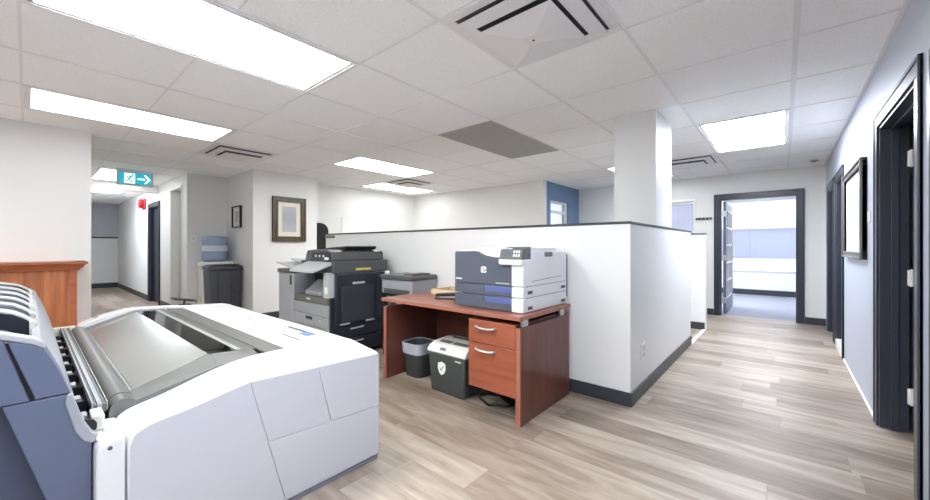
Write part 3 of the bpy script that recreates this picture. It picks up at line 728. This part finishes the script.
# control stalk at the far rear corner
cp = MB().box(-4.22, -4.14, .90, .98, .655, .672).cyl((-4.18, .93, .66), (-4.18, .94, .71), .010).build('screen_bracket', 'black', PT)
MB().prism([(.85, .722), (1.02, .690), (1.02, .704), (.85, .737)], 'X', -4.26, -4.14).build('control_screen', 'black', PT, bevel=.004)

# --- stacker tower in front
XT0, XT1 = -1.85, -4.10
top = [(-.62, 1.0), (-.30, .985), (-.054, .93), (.015, .902), (.037, .882), (.072, .79), (.107, .665)]
# near end cap as two upper panels split by a slanted seam
MB().prism([(-.62, .703), (-.62, .975), (-.30, .962), (-.056, .912), (-.048, .905), (.006, .703)], 'X', XT0, XT0-.02).build('stacker_end_panel', 'steel_blue', PT, bevel=.003)
MB().prism([(-.040, .904), (.015, .882), (.036, .870), (.070, .79), (.097, .703), (.018, .703)], 'X', XT0, XT0-.02).build('stacker_end_panel', 'steel_blue', PT, bevel=.003)
MB().prism([(-.62, .70), (-.62, .97), (-.054, .90), (.03, .87), (.09, .70)], 'X', XT0-.015, XT0-.04).build('stacker_core', 'black', PT)
# white rim on the near end
rim = [(-.62, 1.0), (-.30, .985), (-.054, .934), (.015, .905), (.034, .890), (.042, .868), (.034, .868), (.014, .884), (-.056, .914), (-.30, .964), (-.62, .977)]
MB().prism(rim, 'X', XT0+.004, XT0-.05).build('stacker_rim', 'fin_grey', PT, bevel=.004)
# lower panel
MB().prism([(-.05, .70), (.088, .70), (.10, .64), (.12, .56), (.148, .52), (.148, .02), (.135, .02)], 'X', XT0-.001, XT0-.05).build('stacker_lower_panel', 'steel_blue', PT, bevel=.003)
MB().prism([(.088, .70), (.101, .70), (.109, .665), (.126, .60), (.15, .55), (.166, .538), (.166, .518), (.148, .512), (.128, .526), (.108, .565), (.095, .62), (.084, .67)], 'X', XT0+.006, XT0-.10).build('stacker_guide_edge', 'slope_grey', PT, bevel=.004)
MB().box(XT0-.06, XT1+.02, -.62, .085, .02, .70).build('stacker_base', 'steel_dark', PT, bevel=.003)
MB().prism([(.09, .58), (.09, .02), (.145, .02), (.145, .49), (.10, .56)], 'X', XT0-.055, XT1).build('stacker_front', 'steel_blue', PT)
# far end cap
MB().prism([(-.62, .70)]+top+[(.110, .60), (-.62, .60)], 'X', -3.96, XT1).build('stacker_end_cap', 'slope_grey', PT, bevel=.004)
# navy chute surface
MB().prism([(-.62, .70), (-.62, 1.022), (-.30, 1.004), (-.064, .952), (-.036, .943), (-.012, .927), (.008, .910), (.014, .885), (.012, .70)], 'X', -2.22, -3.95).build('stacker_chute', 'drum', PT)
MB().prism([(-.62, .70), (-.62, .96), (-.30, .95), (-.12, .92), (-.05, .888), (-.015, .86), (.005, .82), (.01, .70)], 'X', -1.895, -2.23).build('stacker_chute_end', 'drum', PT)
# sloping front face
MB().prism([(.010, .885), (.030, .892), (.040, .878), (.074, .79), (.110, .665), (.114, .60), (.09, .60), (.02, .80)], 'X', XT0-.03, XT1).build('stacker_front_face', 'slope_grey', PT, bevel=.003)
for k, x in enumerate((-2.28, -2.56, -2.85, -3.15, -3.48, -3.84)):
    fp = [(-.62, 1.03), (-.30, 1.012), (-.064, .960), (-.036, .951), (-.012, .935), (.013, .914), (.028, .896), (.030, .880), (.008, .890), (-.014, .911), (-.038, .927), (-.066, .936), (-.30, .988), (-.62, 1.006)]
    fn = MB().prism(fp, 'X', x-.045, x+.045).build('stacker_fin', 'fin_grey', PT, bevel=.003)
    MB().box(x+.058, x+.085, .006, .022, .84, .915).build('fin_tab', 'cream', fn)
# roller trough
MB().box(XT0-.06, XT1, .112, .158, .50, .545).build('roller_trough', 'black', PT)
for k in range(9):
    x = -1.98-.235*k
    r = MB().box(x-.035, x+.02, .122, .146, .545, .580).build('guide_wheel', 'slope_grey', PT, bevel=.004)
    MB().cyl((x+.03, .135, .56), (x+.075, .135, .56), .022, n=12).cyl((x+.085, .135, .56), (x+.10, .135, .56), .03, n=12).build('gear', 'black', r)
# two delivery bars
def bar(name, y0, y1, z, mat): MB().box(XT1+.03, -2.0, y0, y1, z-.03, z).build(name, mat, PT, bevel=.001)
bar('bar_lip', .1595, .1645, .606, 'slope_grey'); bar('delivery_bar', .165, .1745, .596, 'mach_dark'); bar('delivery_bar', .175, .188, .599, 'slope_grey')
bar('delivery_bar', .1885, .2005, .594, 'mach_dark'); bar('bar_lip', .201, .205, .600, 'mid_grey')
MB().box(-1.998, -1.90, .152, .186, .53, .587).build('bar_end_block', 'cream', PT, bevel=.004)
kb = MB().box(-1.998, -1.87, .150, .20, .505, .535).build('bar_bracket', 'mid_grey', PT, bevel=.004)
MB().cyl((-1.87, .168, .527), (-1.83, .168, .527), .011, n=16).build('knob', 'white', kb, bevel=.002)
MB().box(XT1-.01, XT1+.04, .11, .24, .47, .60).build('bar_end_block', 'cream', PT, bevel=.004)

# ------------------------------------------------------------------ photocopier
CT = thing('photocopier', 'grey and black office photocopier standing against the half wall', 'copier', (-4.0, 2.4, 0))
X0, X1, Y0, Y1 = -4.36, -3.60, 2.04, 2.78
MB().box(X0, X1-.02, Y0+.02, Y1, .03, .64).build('lower_body', 'cop_black', CT, bevel=.006)
MB().box(X0, X1-.03, Y0+.25, Y1, .64, .92).box(-3.74, X1-.03, Y0+.01, Y0+.25, .64, .92).build('engine_body', 'cop_light', CT, bevel=.006)
MB().box(X0+.02, -3.76, Y0+.235, Y0+.249, .66, .90).build('output_cavity', 'black', CT)
MB().prism([(Y0+.02, .66), (Y0+.24, .66), (Y0+.24, .80), (Y0+.18, .82), (Y0+.08, .74), (Y0+.02, .70)], 'X', -4.16, -3.80).build('output_tray', 'cop_grey', CT, bevel=.006)
MB().box(X0, X1-.012, Y0-.012, Y0+.25, .585, .655).build('front_bezel', 'cop_bez', CT, bevel=.006)
MB().box(-4.06, -3.97, Y0-.0135, Y0-.012, .615, .632).build('maker_badge', 'light_grey', CT)
for (z0, z1, h) in ((.455, .58, False), (.33, .45, True), (.205, .325, True), (.05, .20, False)):
    dr = MB().box(X0, X1-.012, Y0-.008, Y0+.02, z0, z1).build('drawer', 'cop_grey', CT, bevel=.005)
    if h:
        MB().box(-4.08, -3.94, Y0-.0095, Y0-.008, z1-.055, z1-.02).build('drawer_handle', 'black', dr)
        MB().cyl((-3.77, Y0-.012, z1-.05), (-3.77, Y0-.008, z1-.05), .012, n=12).build('drawer_lock', 'yellow', dr)
# black right side with bypass tray
MB().box(X1-.02, X1, Y0+.012, Y1, .05, .90).build('side_cover', 'cop_black', CT, bevel=.006)
bt = MB().box(X1, X1+.03, Y0+.06, 2.63, .36, .895).build('bypass_tray', 'cop_black', CT, bevel=.006)
MB().box(X1+.03, X1+.04, 2.167, 2.575, .385, .775).build('tray_panel', 'cop_panel', bt, bevel=.006)
MB().box(X1+.03, X1+.045, 2.30, 2.45, .79, .815).build('tray_handle', 'cop_light', bt, bevel=.004)
MB().box(X1+.03, X1+.04, 2.15, 2.26, .365, .38).box(X1+.03, X1+.04, 2.47, 2.58, .365, .385).build('tray_clip', 'cop_light', bt)
for (z0, z1) in ((.215, .35), (.06, .205)):
    dr = MB().box(X1, X1+.018, Y0+.03, 2.70, z0, z1).build('side_door', 'cop_black', CT, bevel=.006)
    MB().prism([(2.28, z1-.05), (2.44, z1-.045), (2.45, z1-.03), (2.28, z1-.035)], 'X', X1+.018, X1+.028).build('door_handle', 'cop_light', dr)
MB().box(X1, X1+.015, 2.64, 2.76, .37, .89).build('rear_corner_cover', 'cop_panel', CT, bevel=.005)
MB().box(X1-.02, X1+.005, Y0-.008, Y0+.06, .66, .91).build('front_corner_post', 'cop_light', CT, bevel=.004)
MB().box(-3.70, -3.625, Y0-.001+.008, Y0+.011, .70, .77).build('warning_label', 'paper', CT)
# scanner and feeder
MB().box(X0+.04, X1, Y0+.05, Y1+.02, .91, 1.045).build('scanner_bed', 'cop_dark', CT, bevel=.01)
MB().box(X1, X1+.002, 2.36, 2.56, .938, .962).build('yellow_sticker', 'yellow', CT)
MB().prism([(-4.20, 1.046), (-4.17, 1.13), (-4.14, 1.16), (-4.0, 1.168), (-3.72, 1.165), (-3.64, 1.14), (-3.625, 1.046)], 'Y', Y0+.04, Y1-.02).build('document_feeder', 'cop_dark', CT, bevel=.012)
MB().prism([(-4.12, 1.165), (-3.66, 1.165), (-3.63, 1.205), (-4.05, 1.185)], 'Y', Y0+.22, Y1-.12).build('feeder_tray', 'black', CT, bevel=.004)
MB().box(-4.0, -3.632, Y0+.02, Y0+.04, 1.075, 1.14).build('feeder_recess', 'black', CT, bevel=.004)
for x in (-3.92, -3.84, -3.76): MB().box(x, x+.03, Y0+.012, Y0+.02, 1.085, 1.11).build('feeder_button', 'cop_light', CT)
MB().box(-3.70, -3.64, Y0+.005, Y0+.02, 1.06, 1.085).build('feeder_label', 'paper', CT)
# tilted control panel
MB().loft([(-4.15, 1.88, .955), (-3.64, 1.88, .955), (-3.64, 2.10, 1.04), (-4.15, 2.10, 1.04)], [(-4.15, 1.88, .925), (-3.64, 1.88, .925), (-3.64, 2.10, 1.0), (-4.15, 2.10, 1.0)]).build('control_panel', 'cop_light', CT, bevel=.006)
MB().loft([(-4.08, 1.91, .9675), (-3.76, 1.91, .9675), (-3.76, 2.06, 1.0255), (-4.08, 2.06, 1.0255)], [(-4.08, 1.91, .964), (-3.76, 1.91, .964), (-3.76, 2.06, 1.022), (-4.08, 2.06, 1.022)]).build('touch_screen', 'cop_light', CT)
# finisher on the left
MB().box(-4.77, X0-.004, Y0-.01, Y1-.05, .03, .885).build('finisher', 'cop_grey', CT, bevel=.008)
MB().box(-4.79, X0-.004, Y0-.02, Y1-.04, .885, .93).build('finisher_lid', 'cop_dark', CT, bevel=.008)
MB().box(-4.47, -4.42, Y0-.013, Y0-.009, .75, .86).build('finisher_latch', 'black', CT, bevel=.002)
MB().prism([(-4.40, .93), (-4.86, .99), (-4.88, 1.01), (-4.70, 1.0), (-4.40, .97)], 'Y', Y0, Y1-.2).build('finisher_tray', 'cop_light', CT, bevel=.004)
MB().prism([(-4.40, 1.0), (-4.70, 1.035), (-4.68, 1.055), (-4.40, 1.035)], 'Y', Y0+.1, Y1-.1).box(-4.42, -4.38, Y0+.1, Y1-.1, .93, 1.03).build('finisher_upper_tray', 'cop_light', CT, bevel=.004)
m = MB()
for x in (-4.7, -4.4, -3.7):
    for y in (Y0+.1, Y1-.12): m.cyl((x, y, 0), (x, y, .035), .03)
m.build('caster', 'black', CT)

# ------------------------------------------------------------------ small grey printer on stand behind the desk
t = thing('printer_stand', 'low black stand under the small grey printer beside the desk', 'stand', (-3.15, 2.74, 0))
MB().box(-3.42, -2.88, 2.57, 2.92, .66, .69).build('stand_top', 'black', t, bevel=.004)
for x in (-3.41, -2.92):
    for y in (2.58, 2.88): MB().box(x, x+.03, y, y+.03, 0, .66).build('leg', 'black', t)
MB().box(-3.41, -2.89, 2.58, 2.91, .2, .22).build('stand_shelf', 'black', t)
t = thing('desktop_printer', 'small blue grey printer tucked between the copier and the desk', 'printer', (-3.15, 2.74, .69))
MB().prism([(-3.40, .69), (-2.895, .69), (-2.895, .845), (-3.40, .845)], 'Y', 2.56, 2.915).build('body', 'cop_grey', t, bevel=.008)
MB().prism(rrect(-3.415, -2.885, .842, .895, .022), 'Y', 2.545, 2.92).build('lid', 'cop_dark', t, bevel=.008)
MB().box(-3.10, -2.96, 2.62, 2.88, .895, .91).build('lid_ridge', 'cop_dark', t, bevel=.004)
MB().box(-3.36, -2.94, 2.553, 2.562, .70, .745).build('paper_tray', 'cop_dark', t, bevel=.003)
MB().box(-3.40, -3.36, 2.60, 2.64, .895, .93).build('paper_guide', 'light_grey', t, bevel=.003)

# ------------------------------------------------------------------ desk
DT = thing('office_desk', 'cherry laminate office desk with a drawer pedestal against the half wall', 'desk', (-2.08, 2.5, 0))
dx0, dx1, dy0, dy1, dz = -2.79, -1.33, 2.125, 2.87, .735
MB().box(dx0-.012, dx1+.008, 2.108, dy1, dz-.03, dz).build('desktop', 'cherry_x', DT, bevel=.003)
MB().box(dx0-.013, dx1+.009, 2.105, 2.109, dz-.028, dz-.002).build('edge_band', 'cherry_edge', DT)
for x in (dx0, dx1-.035): 
    pn = MB().box(x, x+.035, dy0, dy1-.004, 0, .655).build('side_panel', 'cherry', DT, bevel=.003)
    MB().box(x-.0005, x+.0355, dy0-.002, dy0, 0, .655).build('edge_band', 'cherry_edge', pn)
m = MB()
for x in (dx0+.01, dx1-.03):
    for y in (dy0+.05, dy1-.14): m.box(x, x+.02, y, y+.07, .655, dz-.03)
m.build('desktop_spacer', 'metal', DT, bevel=.002)
MB().box(dx0+.035, dx1-.035, dy1-.10, dy1-.08, .15, .70).build('modesty_panel', 'cherry', DT)
px0, px1 = -1.775, dx1-.036
pd = MB().box(px0, px1, dy0+.02, dy1-.11, .18, .672).build('pedestal', 'cherry', DT, bevel=.002)
for (z0, z1, hz) in ((.508, .672, .625), (.18, .503, .465)):
    dr = MB().box(px0+.002, px1-.002, dy0-.004, dy0+.02, z0, z1).build('drawer', 'cherry_drawer', DT, bevel=.002)
    hx = (px0+px1)/2-.045; pts = [(hx-.09, dy0-.004, hz), (hx-.08, dy0-.022, hz), (hx-.04, dy0-.03, hz-.006), (hx+.04, dy0-.03, hz-.006), (hx+.08, dy0-.022, hz), (hx+.09, dy0-.004, hz)]
    MB().tube(pts, .0085).build('drawer_handle', 'metal', dr)
MB().cyl((-2.06, 2.765, .42), (-2.06, 2.768, .42), .008).build('screw', 'metal', DT)

# ------------------------------------------------------------------ laser printer on the desk
HT_ = thing('laser_printer', 'large slate blue and white laser printer on the desk', 'printer', (-1.68, 2.55, dz))
x0, x1, y0, y1, z0, z1 = -2.0, -1.365, 2.22, 2.89, dz, 1.19
MB().box(x0+.02, x1, y0+.02, y1, z0+.002, z1-.03).build('shell', 'hp_white', HT_, bevel=.006)
MB().box(x0+.02, x1-.005, y1, y1+.03, z0+.05, z1-.05).build('rear_cover', 'hp_blue', HT_, bevel=.006)
xc = -1.462
zA, zB = z0+.105, z0+.185
front = MB().prism([(x0, zB), (xc, zB), (xc, 1.118), (-1.62, 1.118), (-1.70, 1.132), (-1.76, 1.158), (-1.80, 1.165), (x0+.01, 1.165), (x0, 1.155)], 'Y', y0, y0+.03).build('front_door', 'hp_blue', HT_, bevel=.004)
top = MB().prism([(x0, 1.158), (-1.80, 1.168), (-1.76, 1.162), (-1.70, 1.136), (-1.62, 1.122), (xc, 1.122), (xc, z1), (-1.74, z1), (-1.80, z1-.012), (x0, 1.168)], 'Y', y0+.003, y1).build('top_cover', 'hp_white', HT_, bevel=.003)
for (a, b_) in ((z0+.004, zA-.003), (zA+.003, zB-.003)):
    tr = MB().box(x0, xc, y0, y0+.03, a, b_).build('paper_tray', 'hp_blue', HT_, bevel=.003)
    MB().box(-1.70, xc-.002, y0-.004, y0, b_-.048, b_-.006).build('tray_handle', 'hp_blue2', tr, bevel=.002)
    MB().box(-1.71, -1.67, y0-.0015, y0, b_-.04, b_-.012).build('tray_recess', 'black', tr)
MB().box(xc+.003, x1+.003, y0-.006, y0+.06, z0+.004, zA-.003).box(xc+.003, x1+.003, y0-.006, y0+.06, zA+.003, zB-.003).box(xc+.003, x1+.003, y0-.006, y0+.06, zB+.003, 1.075).build('front_column', 'hp_white', HT_, bevel=.004)
hd = MB().prism([(-1.555, 1.085), (-1.545, 1.072), (x1+.003, 1.072), (x1+.003, 1.11), (-1.555, 1.11)], 'Y', y0-.03, y0+.10).build('panel_shelf', 'hp_white', HT_, bevel=.006)
cpn = MB().prism([(y0-.028, 1.11), (y0-.012, 1.182), (y0+.10, 1.20), (y0+.10, 1.11)], 'X', -1.55, x1+.002).build('control_panel', 'mach_dark', HT_, bevel=.006)
MB().prism([(y0-.0245, 1.132), (y0-.0155, 1.172), (y0-.014, 1.172), (y0-.023, 1.132)], 'X', -1.53, -1.45).build('display', 'hp_blue', cpn)
m = MB()
for k in range(3):
    for j in range(2): m.prism([(y0-.025+.006*j, 1.13+.026*j), (y0-.021+.006*j, 1.148+.026*j), (y0-.019+.006*j, 1.148+.026*j), (y0-.023+.006*j, 1.13+.026*j)], 'X', -1.435+.02*k, -1.422+.02*k)
m.build('keypad', 'light_grey', cpn)
MB().box(-1.43, -1.41, y0-.0075, y0-.006, 1.06, 1.066).build('badge', 'light_grey', HT_)
# emblem and model marks
em = MB().prism(rrect(-1.735, -1.685, 1.005, 1.052, .012), 'Y', y0-.002, y0).build('emblem_plate', 'paper', HT_)
text_mesh('hp', .046, 'hp_blue', Matrix.Translation((-1.71, y0-.0026, 1.029)) @ Matrix.Rotation(PI/2, 4, 'X'), 'emblem_letters', em, shear=.25)
MB().box(x0+.015, x0+.075, y0-.001, y0, .945, .957).build('model_mark', 'light_grey', HT_)
MB().box(-1.60, -1.48, y0-.001, y0, .932, .940).build('model_mark', 'cop_light', HT_)
# right side: panel seams, latch and grips
m = MB(); sx = x1+.0012
m.box(x1-.001, sx, y0+.03, y1-.02, zA-.0025, zA+.0015); m.box(x1-.001, sx, y0+.03, y1-.02, zB-.0025, zB+.0015); m.prism([(y0+.12, .95), (y1-.10, .965), (y1-.10, .969), (y0+.12, .954)], 'X', x1-.001, sx)
m.build('panel_seam', 'seam', HT_)
MB().box(x1-.001, x1+.004, y0+.30, y0+.42, 1.125, 1.16).build('side_latch', 'seam', HT_, bevel=.003)
for yy in (y0+.05, y1-.10):
    for zz in (z0+.02, zA+.025): MB().box(x1-.001, x1+.003, yy, yy+.07, zz, zz+.022).build('side_grip', 'cop_dark', HT_, bevel=.001)
MB().box(x1-.001, x1+.003, y0+.065, y0+.08, 1.13, 1.155).build('side_catch', 'cop_dark', HT_, bevel=.001)
m = MB()
for k in range(4): m.box(x1-.001, x1+.002, y0+.04, y0+.05, .91+.035*k, .925+.035*k)
m.build('indicator_mark', 'seam', HT_)

# ------------------------------------------------------------------ things on the desk
t = thing('wooden_tray', 'pale wooden desk tray lying behind the laser printer', 'tray', (-2.3, 2.69, dz))
m = MB(); m.box(-2.62, -2.02, 2.56, 2.84, dz, dz+.012)
m.box(-2.62, -2.02, 2.56, 2.575, dz+.012, dz+.055); m.box(-2.62, -2.02, 2.825, 2.84, dz+.012, dz+.055); m.box(-2.62, -2.605, 2.575, 2.825, dz+.012, dz+.055)
m.box(-2.035, -2.02, 2.575, 2.825, dz+.012, dz+.055); m.box(-2.34, -2.325, 2.575, 2.825, dz+.012, dz+.05)
m.build('tray_body', 'tan', t, bevel=.004)
MB().box(-2.59, -2.36, 2.60, 2.80, dz+.012, dz+.022).box(-2.31, -2.06, 2.60, 2.80, dz+.012, dz+.022).build('tray_lining', 'frame_dark', t)
t = thing('stapler', 'black stapler on the desk in front of the wooden tray', 'stapler', (-2.25, 2.42, dz))
def rot_box(m, cx, cy, a, l, w, z0, z1, tilt=0):
    ca, sa = math.cos(a), math.sin(a); pts = []
    for zz in (0, 1):
        for (u, v) in ((-l/2, -w/2), (l/2, -w/2), (l/2, w/2), (-l/2, w/2)):
            pts.append((cx+u*ca-v*sa, cy+u*sa+v*ca, (z1 if zz else z0)+tilt*(u+l/2)))
    m.add(pts, [(0,3,2,1),(4,5,6,7),(0,1,5,4),(1,2,6,5),(2,3,7,6),(3,0,4,7)]); return m
rot_box(MB(), -2.25, 2.42, .35, .26, .05, dz, dz+.012).build('stapler_base', 'black', t, bevel=.003)
rot_box(MB(), -2.25, 2.42, .35, .25, .042, dz+.018, dz+.048, .08).build('stapler_arm', 'black', t, bevel=.008)
rot_box(MB(), -2.235, 2.425, .35, .2, .03, dz+.012, dz+.022, .05).build('staple_rail', 'metal', t)

# ------------------------------------------------------------------ bin, shredder, cable under the desk
t = thing('waste_bin', 'small charcoal waste bin with grey liner under the desk', 'bin', (-2.617, 2.40, 0))
def rr_loft(specs, cx, cy, mat, name, parent, n=6, cap=True):
    rings = [[(cx+p[0], cy+p[1], z) for p in rrect(-hx, hx, -hy, hy, min(hx, hy)*.55, n)] for hx, hy, z in specs]
    k = len(rings[0]); m = MB()
    fs = [(j*k+i, j*k+(i+1) % k, (j+1)*k+(i+1) % k, (j+1)*k+i) for j in range(len(rings)-1) for i in range(k)]
    fs.append(tuple(range(k))[::-1])
    if cap: fs.append(tuple(range((len(rings)-1)*k, len(rings)*k)))
    m.add([v for r in rings for v in r], fs); return m.build(name, mat, parent, smooth=50)
bx, by = -2.617, 2.40
rr_loft([(.10, .095, 0), (.105, .10, .005), (.128, .125, .30), (.12, .117, .30), (.09, .09, .02)], bx, by, 'bin', 'bin_body', t)
rr_loft([(.129, .127, .215), (.134, .132, .30), (.133, .131, .312), (.123, .121, .312), (.10, .10, .06)], bx, by, 'liner', 'bin_liner', t)
t = thing('paper_shredder', 'charcoal paper shredder with pale top under the desk', 'shredder', (-2.08, 2.37, 0))
sx0, sx1, sy0, sy1 = -2.285, -1.88, 2.20, 2.56
m = MB(); m.loft([(sx0+.02, sy0+.012, 0), (sx1-.02, sy0+.012, 0), (sx1-.02, sy1-.01, 0), (sx0+.02, sy1-.01, 0)], [(sx0, sy0, .325), (sx1, sy0, .325), (sx1, sy1, .325), (sx0, sy1, .325)])
m.build('shredder_bin', 'shred', t, bevel=.015)
hdp = [(sy0-.008, .322), (sy0-.008, .342), (sy0+.02, .372), (sy0+.07, .395), (sy1-.12, .412), (sy1-.03, .40), (sy1+.005, .37), (sy1+.005, .322)]
hd = MB().prism(hdp, 'X', sx0-.008, sx1+.008).build('shredder_head', 'shred_top', t, bevel=.012)
def on_head(ya): return .395+(ya-(sy0+.07))*(.017/(sy1-.12-sy0-.07))
m = MB(); ya, yb = sy0+.075, sy0+.13
for (a, b_) in ((sx0+.05, sx0+.18), (sx0+.20, sx1-.04)):
    m.loft([(a, ya, on_head(ya)+.001), (b_, ya, on_head(ya)+.001), (b_, yb, on_head(yb)+.001), (a, yb, on_head(yb)+.001)], [(a, ya, on_head(ya)-.003), (b_, ya, on_head(ya)-.003), (b_, yb, on_head(yb)-.003), (a, yb, on_head(yb)-.003)])
m.build('control_strip', 'mach_dark', hd)
MB().box(sx0+.08, sx1-.08, sy1-.15, sy1-.13, .408, .4135).build('paper_slot', 'black', hd)
MB().prism([(sx0+.13, .352), (sx0+.20, .352), (sx0+.19, .372), (sx0+.14, .372)], 'Y', sy0+.0, sy0+.02).build('head_latch', 'seam', hd)
sh = MB().prism([(sx0+.115, .245), (sx0+.155, .258), (sx0+.195, .245), (sx0+.198, .20), (sx0+.18, .165), (sx0+.155, .15), (sx0+.13, .165), (sx0+.112, .20)], 'Y', sy0+.0005, sy0+.006).build('shield_emblem', 'paper', t)
MB().prism([(sx0+.132, .205), (sx0+.150, .18), (sx0+.182, .228), (sx0+.174, .232), (sx0+.150, .196), (sx0+.140, .211)], 'Y', sy0-.001, sy0+.001).build('tick_mark', 'cop_grey', sh)
MB().box(sx1-.10, sx1-.04, sy0-.0015, sy0+.004, .285, .295).build('maker_badge', 'light_grey', t)
pts = [(-1.70+.13*math.cos(a)+.02*math.cos(3*a), 2.36+.10*math.sin(a), .012+.004*math.sin(5*a)) for a in [2*PI*i/30*1.5 for i in range(31)]]
pts = [(-1.84, 2.50, .012)]+pts+[(-1.62, 2.70, .012)]
tag(MB().tube(pts, .009).build('power_cable', 'black'), 'black power cable coiled on the floor under the drawers', 'cable')

# ------------------------------------------------------------------ water cooler and big bin in the far corner
t = thing('water_cooler', 'white water cooler with blue bottle in the far corner', 'water cooler', (-7.42, 2.08, 0))
wx, wy = -7.40, 2.09
MB().box(wx-.2, wx+.2, wy-.2, wy+.2, 0, .86).build('cabinet', 'white', t, bevel=.02)
MB().box(wx-.215, wx+.215, wy-.215, wy+.215, .86, .945).build('cooler_top', 'white', t, bevel=.02)
b_ = MB().lathe((wx, wy, .945), [(.10, 0), (.165, .015), (.183, .04), (.183, .12), (.174, .135), (.174, .15), (.183, .165), (.183, .28), (.174, .295), (.174, .31), (.183, .325), (.183, .40), (.165, .425), (.10, .432)]).build('water_bottle', 'bottle', t, smooth=50)
MB().lathe((wx, wy, .945), [(.1845, .175), (.1845, .27)]).build('bottle_label', 'bottle_band', b_)
MB().box(wx-.01, wx+.02, wy-.27, wy-.2, .30, .34).box(wx-.01, wx+.02, wy-.27, wy-.24, .24, .30).build('tap', 'tan', t, bevel=.004)
t = thing('trash_bin', 'tall dark plastic bin standing in front of the water cooler', 'bin', (-6.98, 2.07, 0))
cx, cy = -6.985, 2.075
m = MB(); m.loft([(cx-.165, cy-.2, 0), (cx+.165, cy-.2, 0), (cx+.165, cy+.2, 0), (cx-.165, cy+.2, 0)], [(cx-.185, cy-.225, .82), (cx+.185, cy-.225, .82), (cx+.185, cy+.225, .82), (cx-.185, cy+.225, .82)])
m.build('bin_body', 'trash', t, bevel=.02)
MB().box(cx-.198, cx+.198, cy-.238, cy+.238, .82, .89).build('bin_rim', 'trash', t, bevel=.015)
MB().box(cx+.175, cx+.19, cy-.12, cy-.10, .06, .80).box(cx+.175, cx+.19, cy+.08, cy+.10, .06, .80).build('bin_rib', 'trash', t)
MB().box(cx-.17, cx+.17, cy-.2, cy+.2, .89, .905).build('bin_liner', 'black', t, bevel=.006)

# ------------------------------------------------------------------ world
w = bpy.data.worlds.new('sky'); S.world = w; w.use_nodes = True; nt = w.node_tree; L = nt.links.new
bg = nt.nodes['Background']
tc = nd(nt, 'ShaderNodeTexCoord'); mp = nd(nt, 'ShaderNodeMapping'); mp.inputs['Scale'].default_value = (1, 1, 3)
L(tc.outputs['Generated'], mp.inputs['Vector'])
n = nd(nt, 'ShaderNodeTexNoise'); n.inputs['Scale'].default_value = 3.5; n.inputs['Detail'].default_value = 6; L(mp.outputs['Vector'], n.inputs['Vector'])
r = nd(nt, 'ShaderNodeValToRGB'); e = r.color_ramp.elements
e[0].position = .36; e[0].color = (.58, .69, .90, 1); e[1].position = .6; e[1].color = (.90, .93, 1.0, 1)
L(n.outputs['Fac'], r.inputs['Fac']); L(r.outputs['Color'], bg.inputs['Color'])
bg.inputs['Strength'].default_value = .85

vs = S.view_settings; vs.view_transform = 'Standard'; vs.look = 'None'; vs.gamma = 1; vs.use_curve_mapping = False; vs.exposure = 1.2
S.cycles.use_denoising = True; S.cycles.max_bounces = 16; S.cycles.diffuse_bounces = 14; S.cycles.glossy_bounces = 4; S.cycles.transparent_max_bounces = 12
S.cycles.sample_clamp_indirect = 6; S.cycles.caustics_reflective = False; S.cycles.caustics_refractive = False
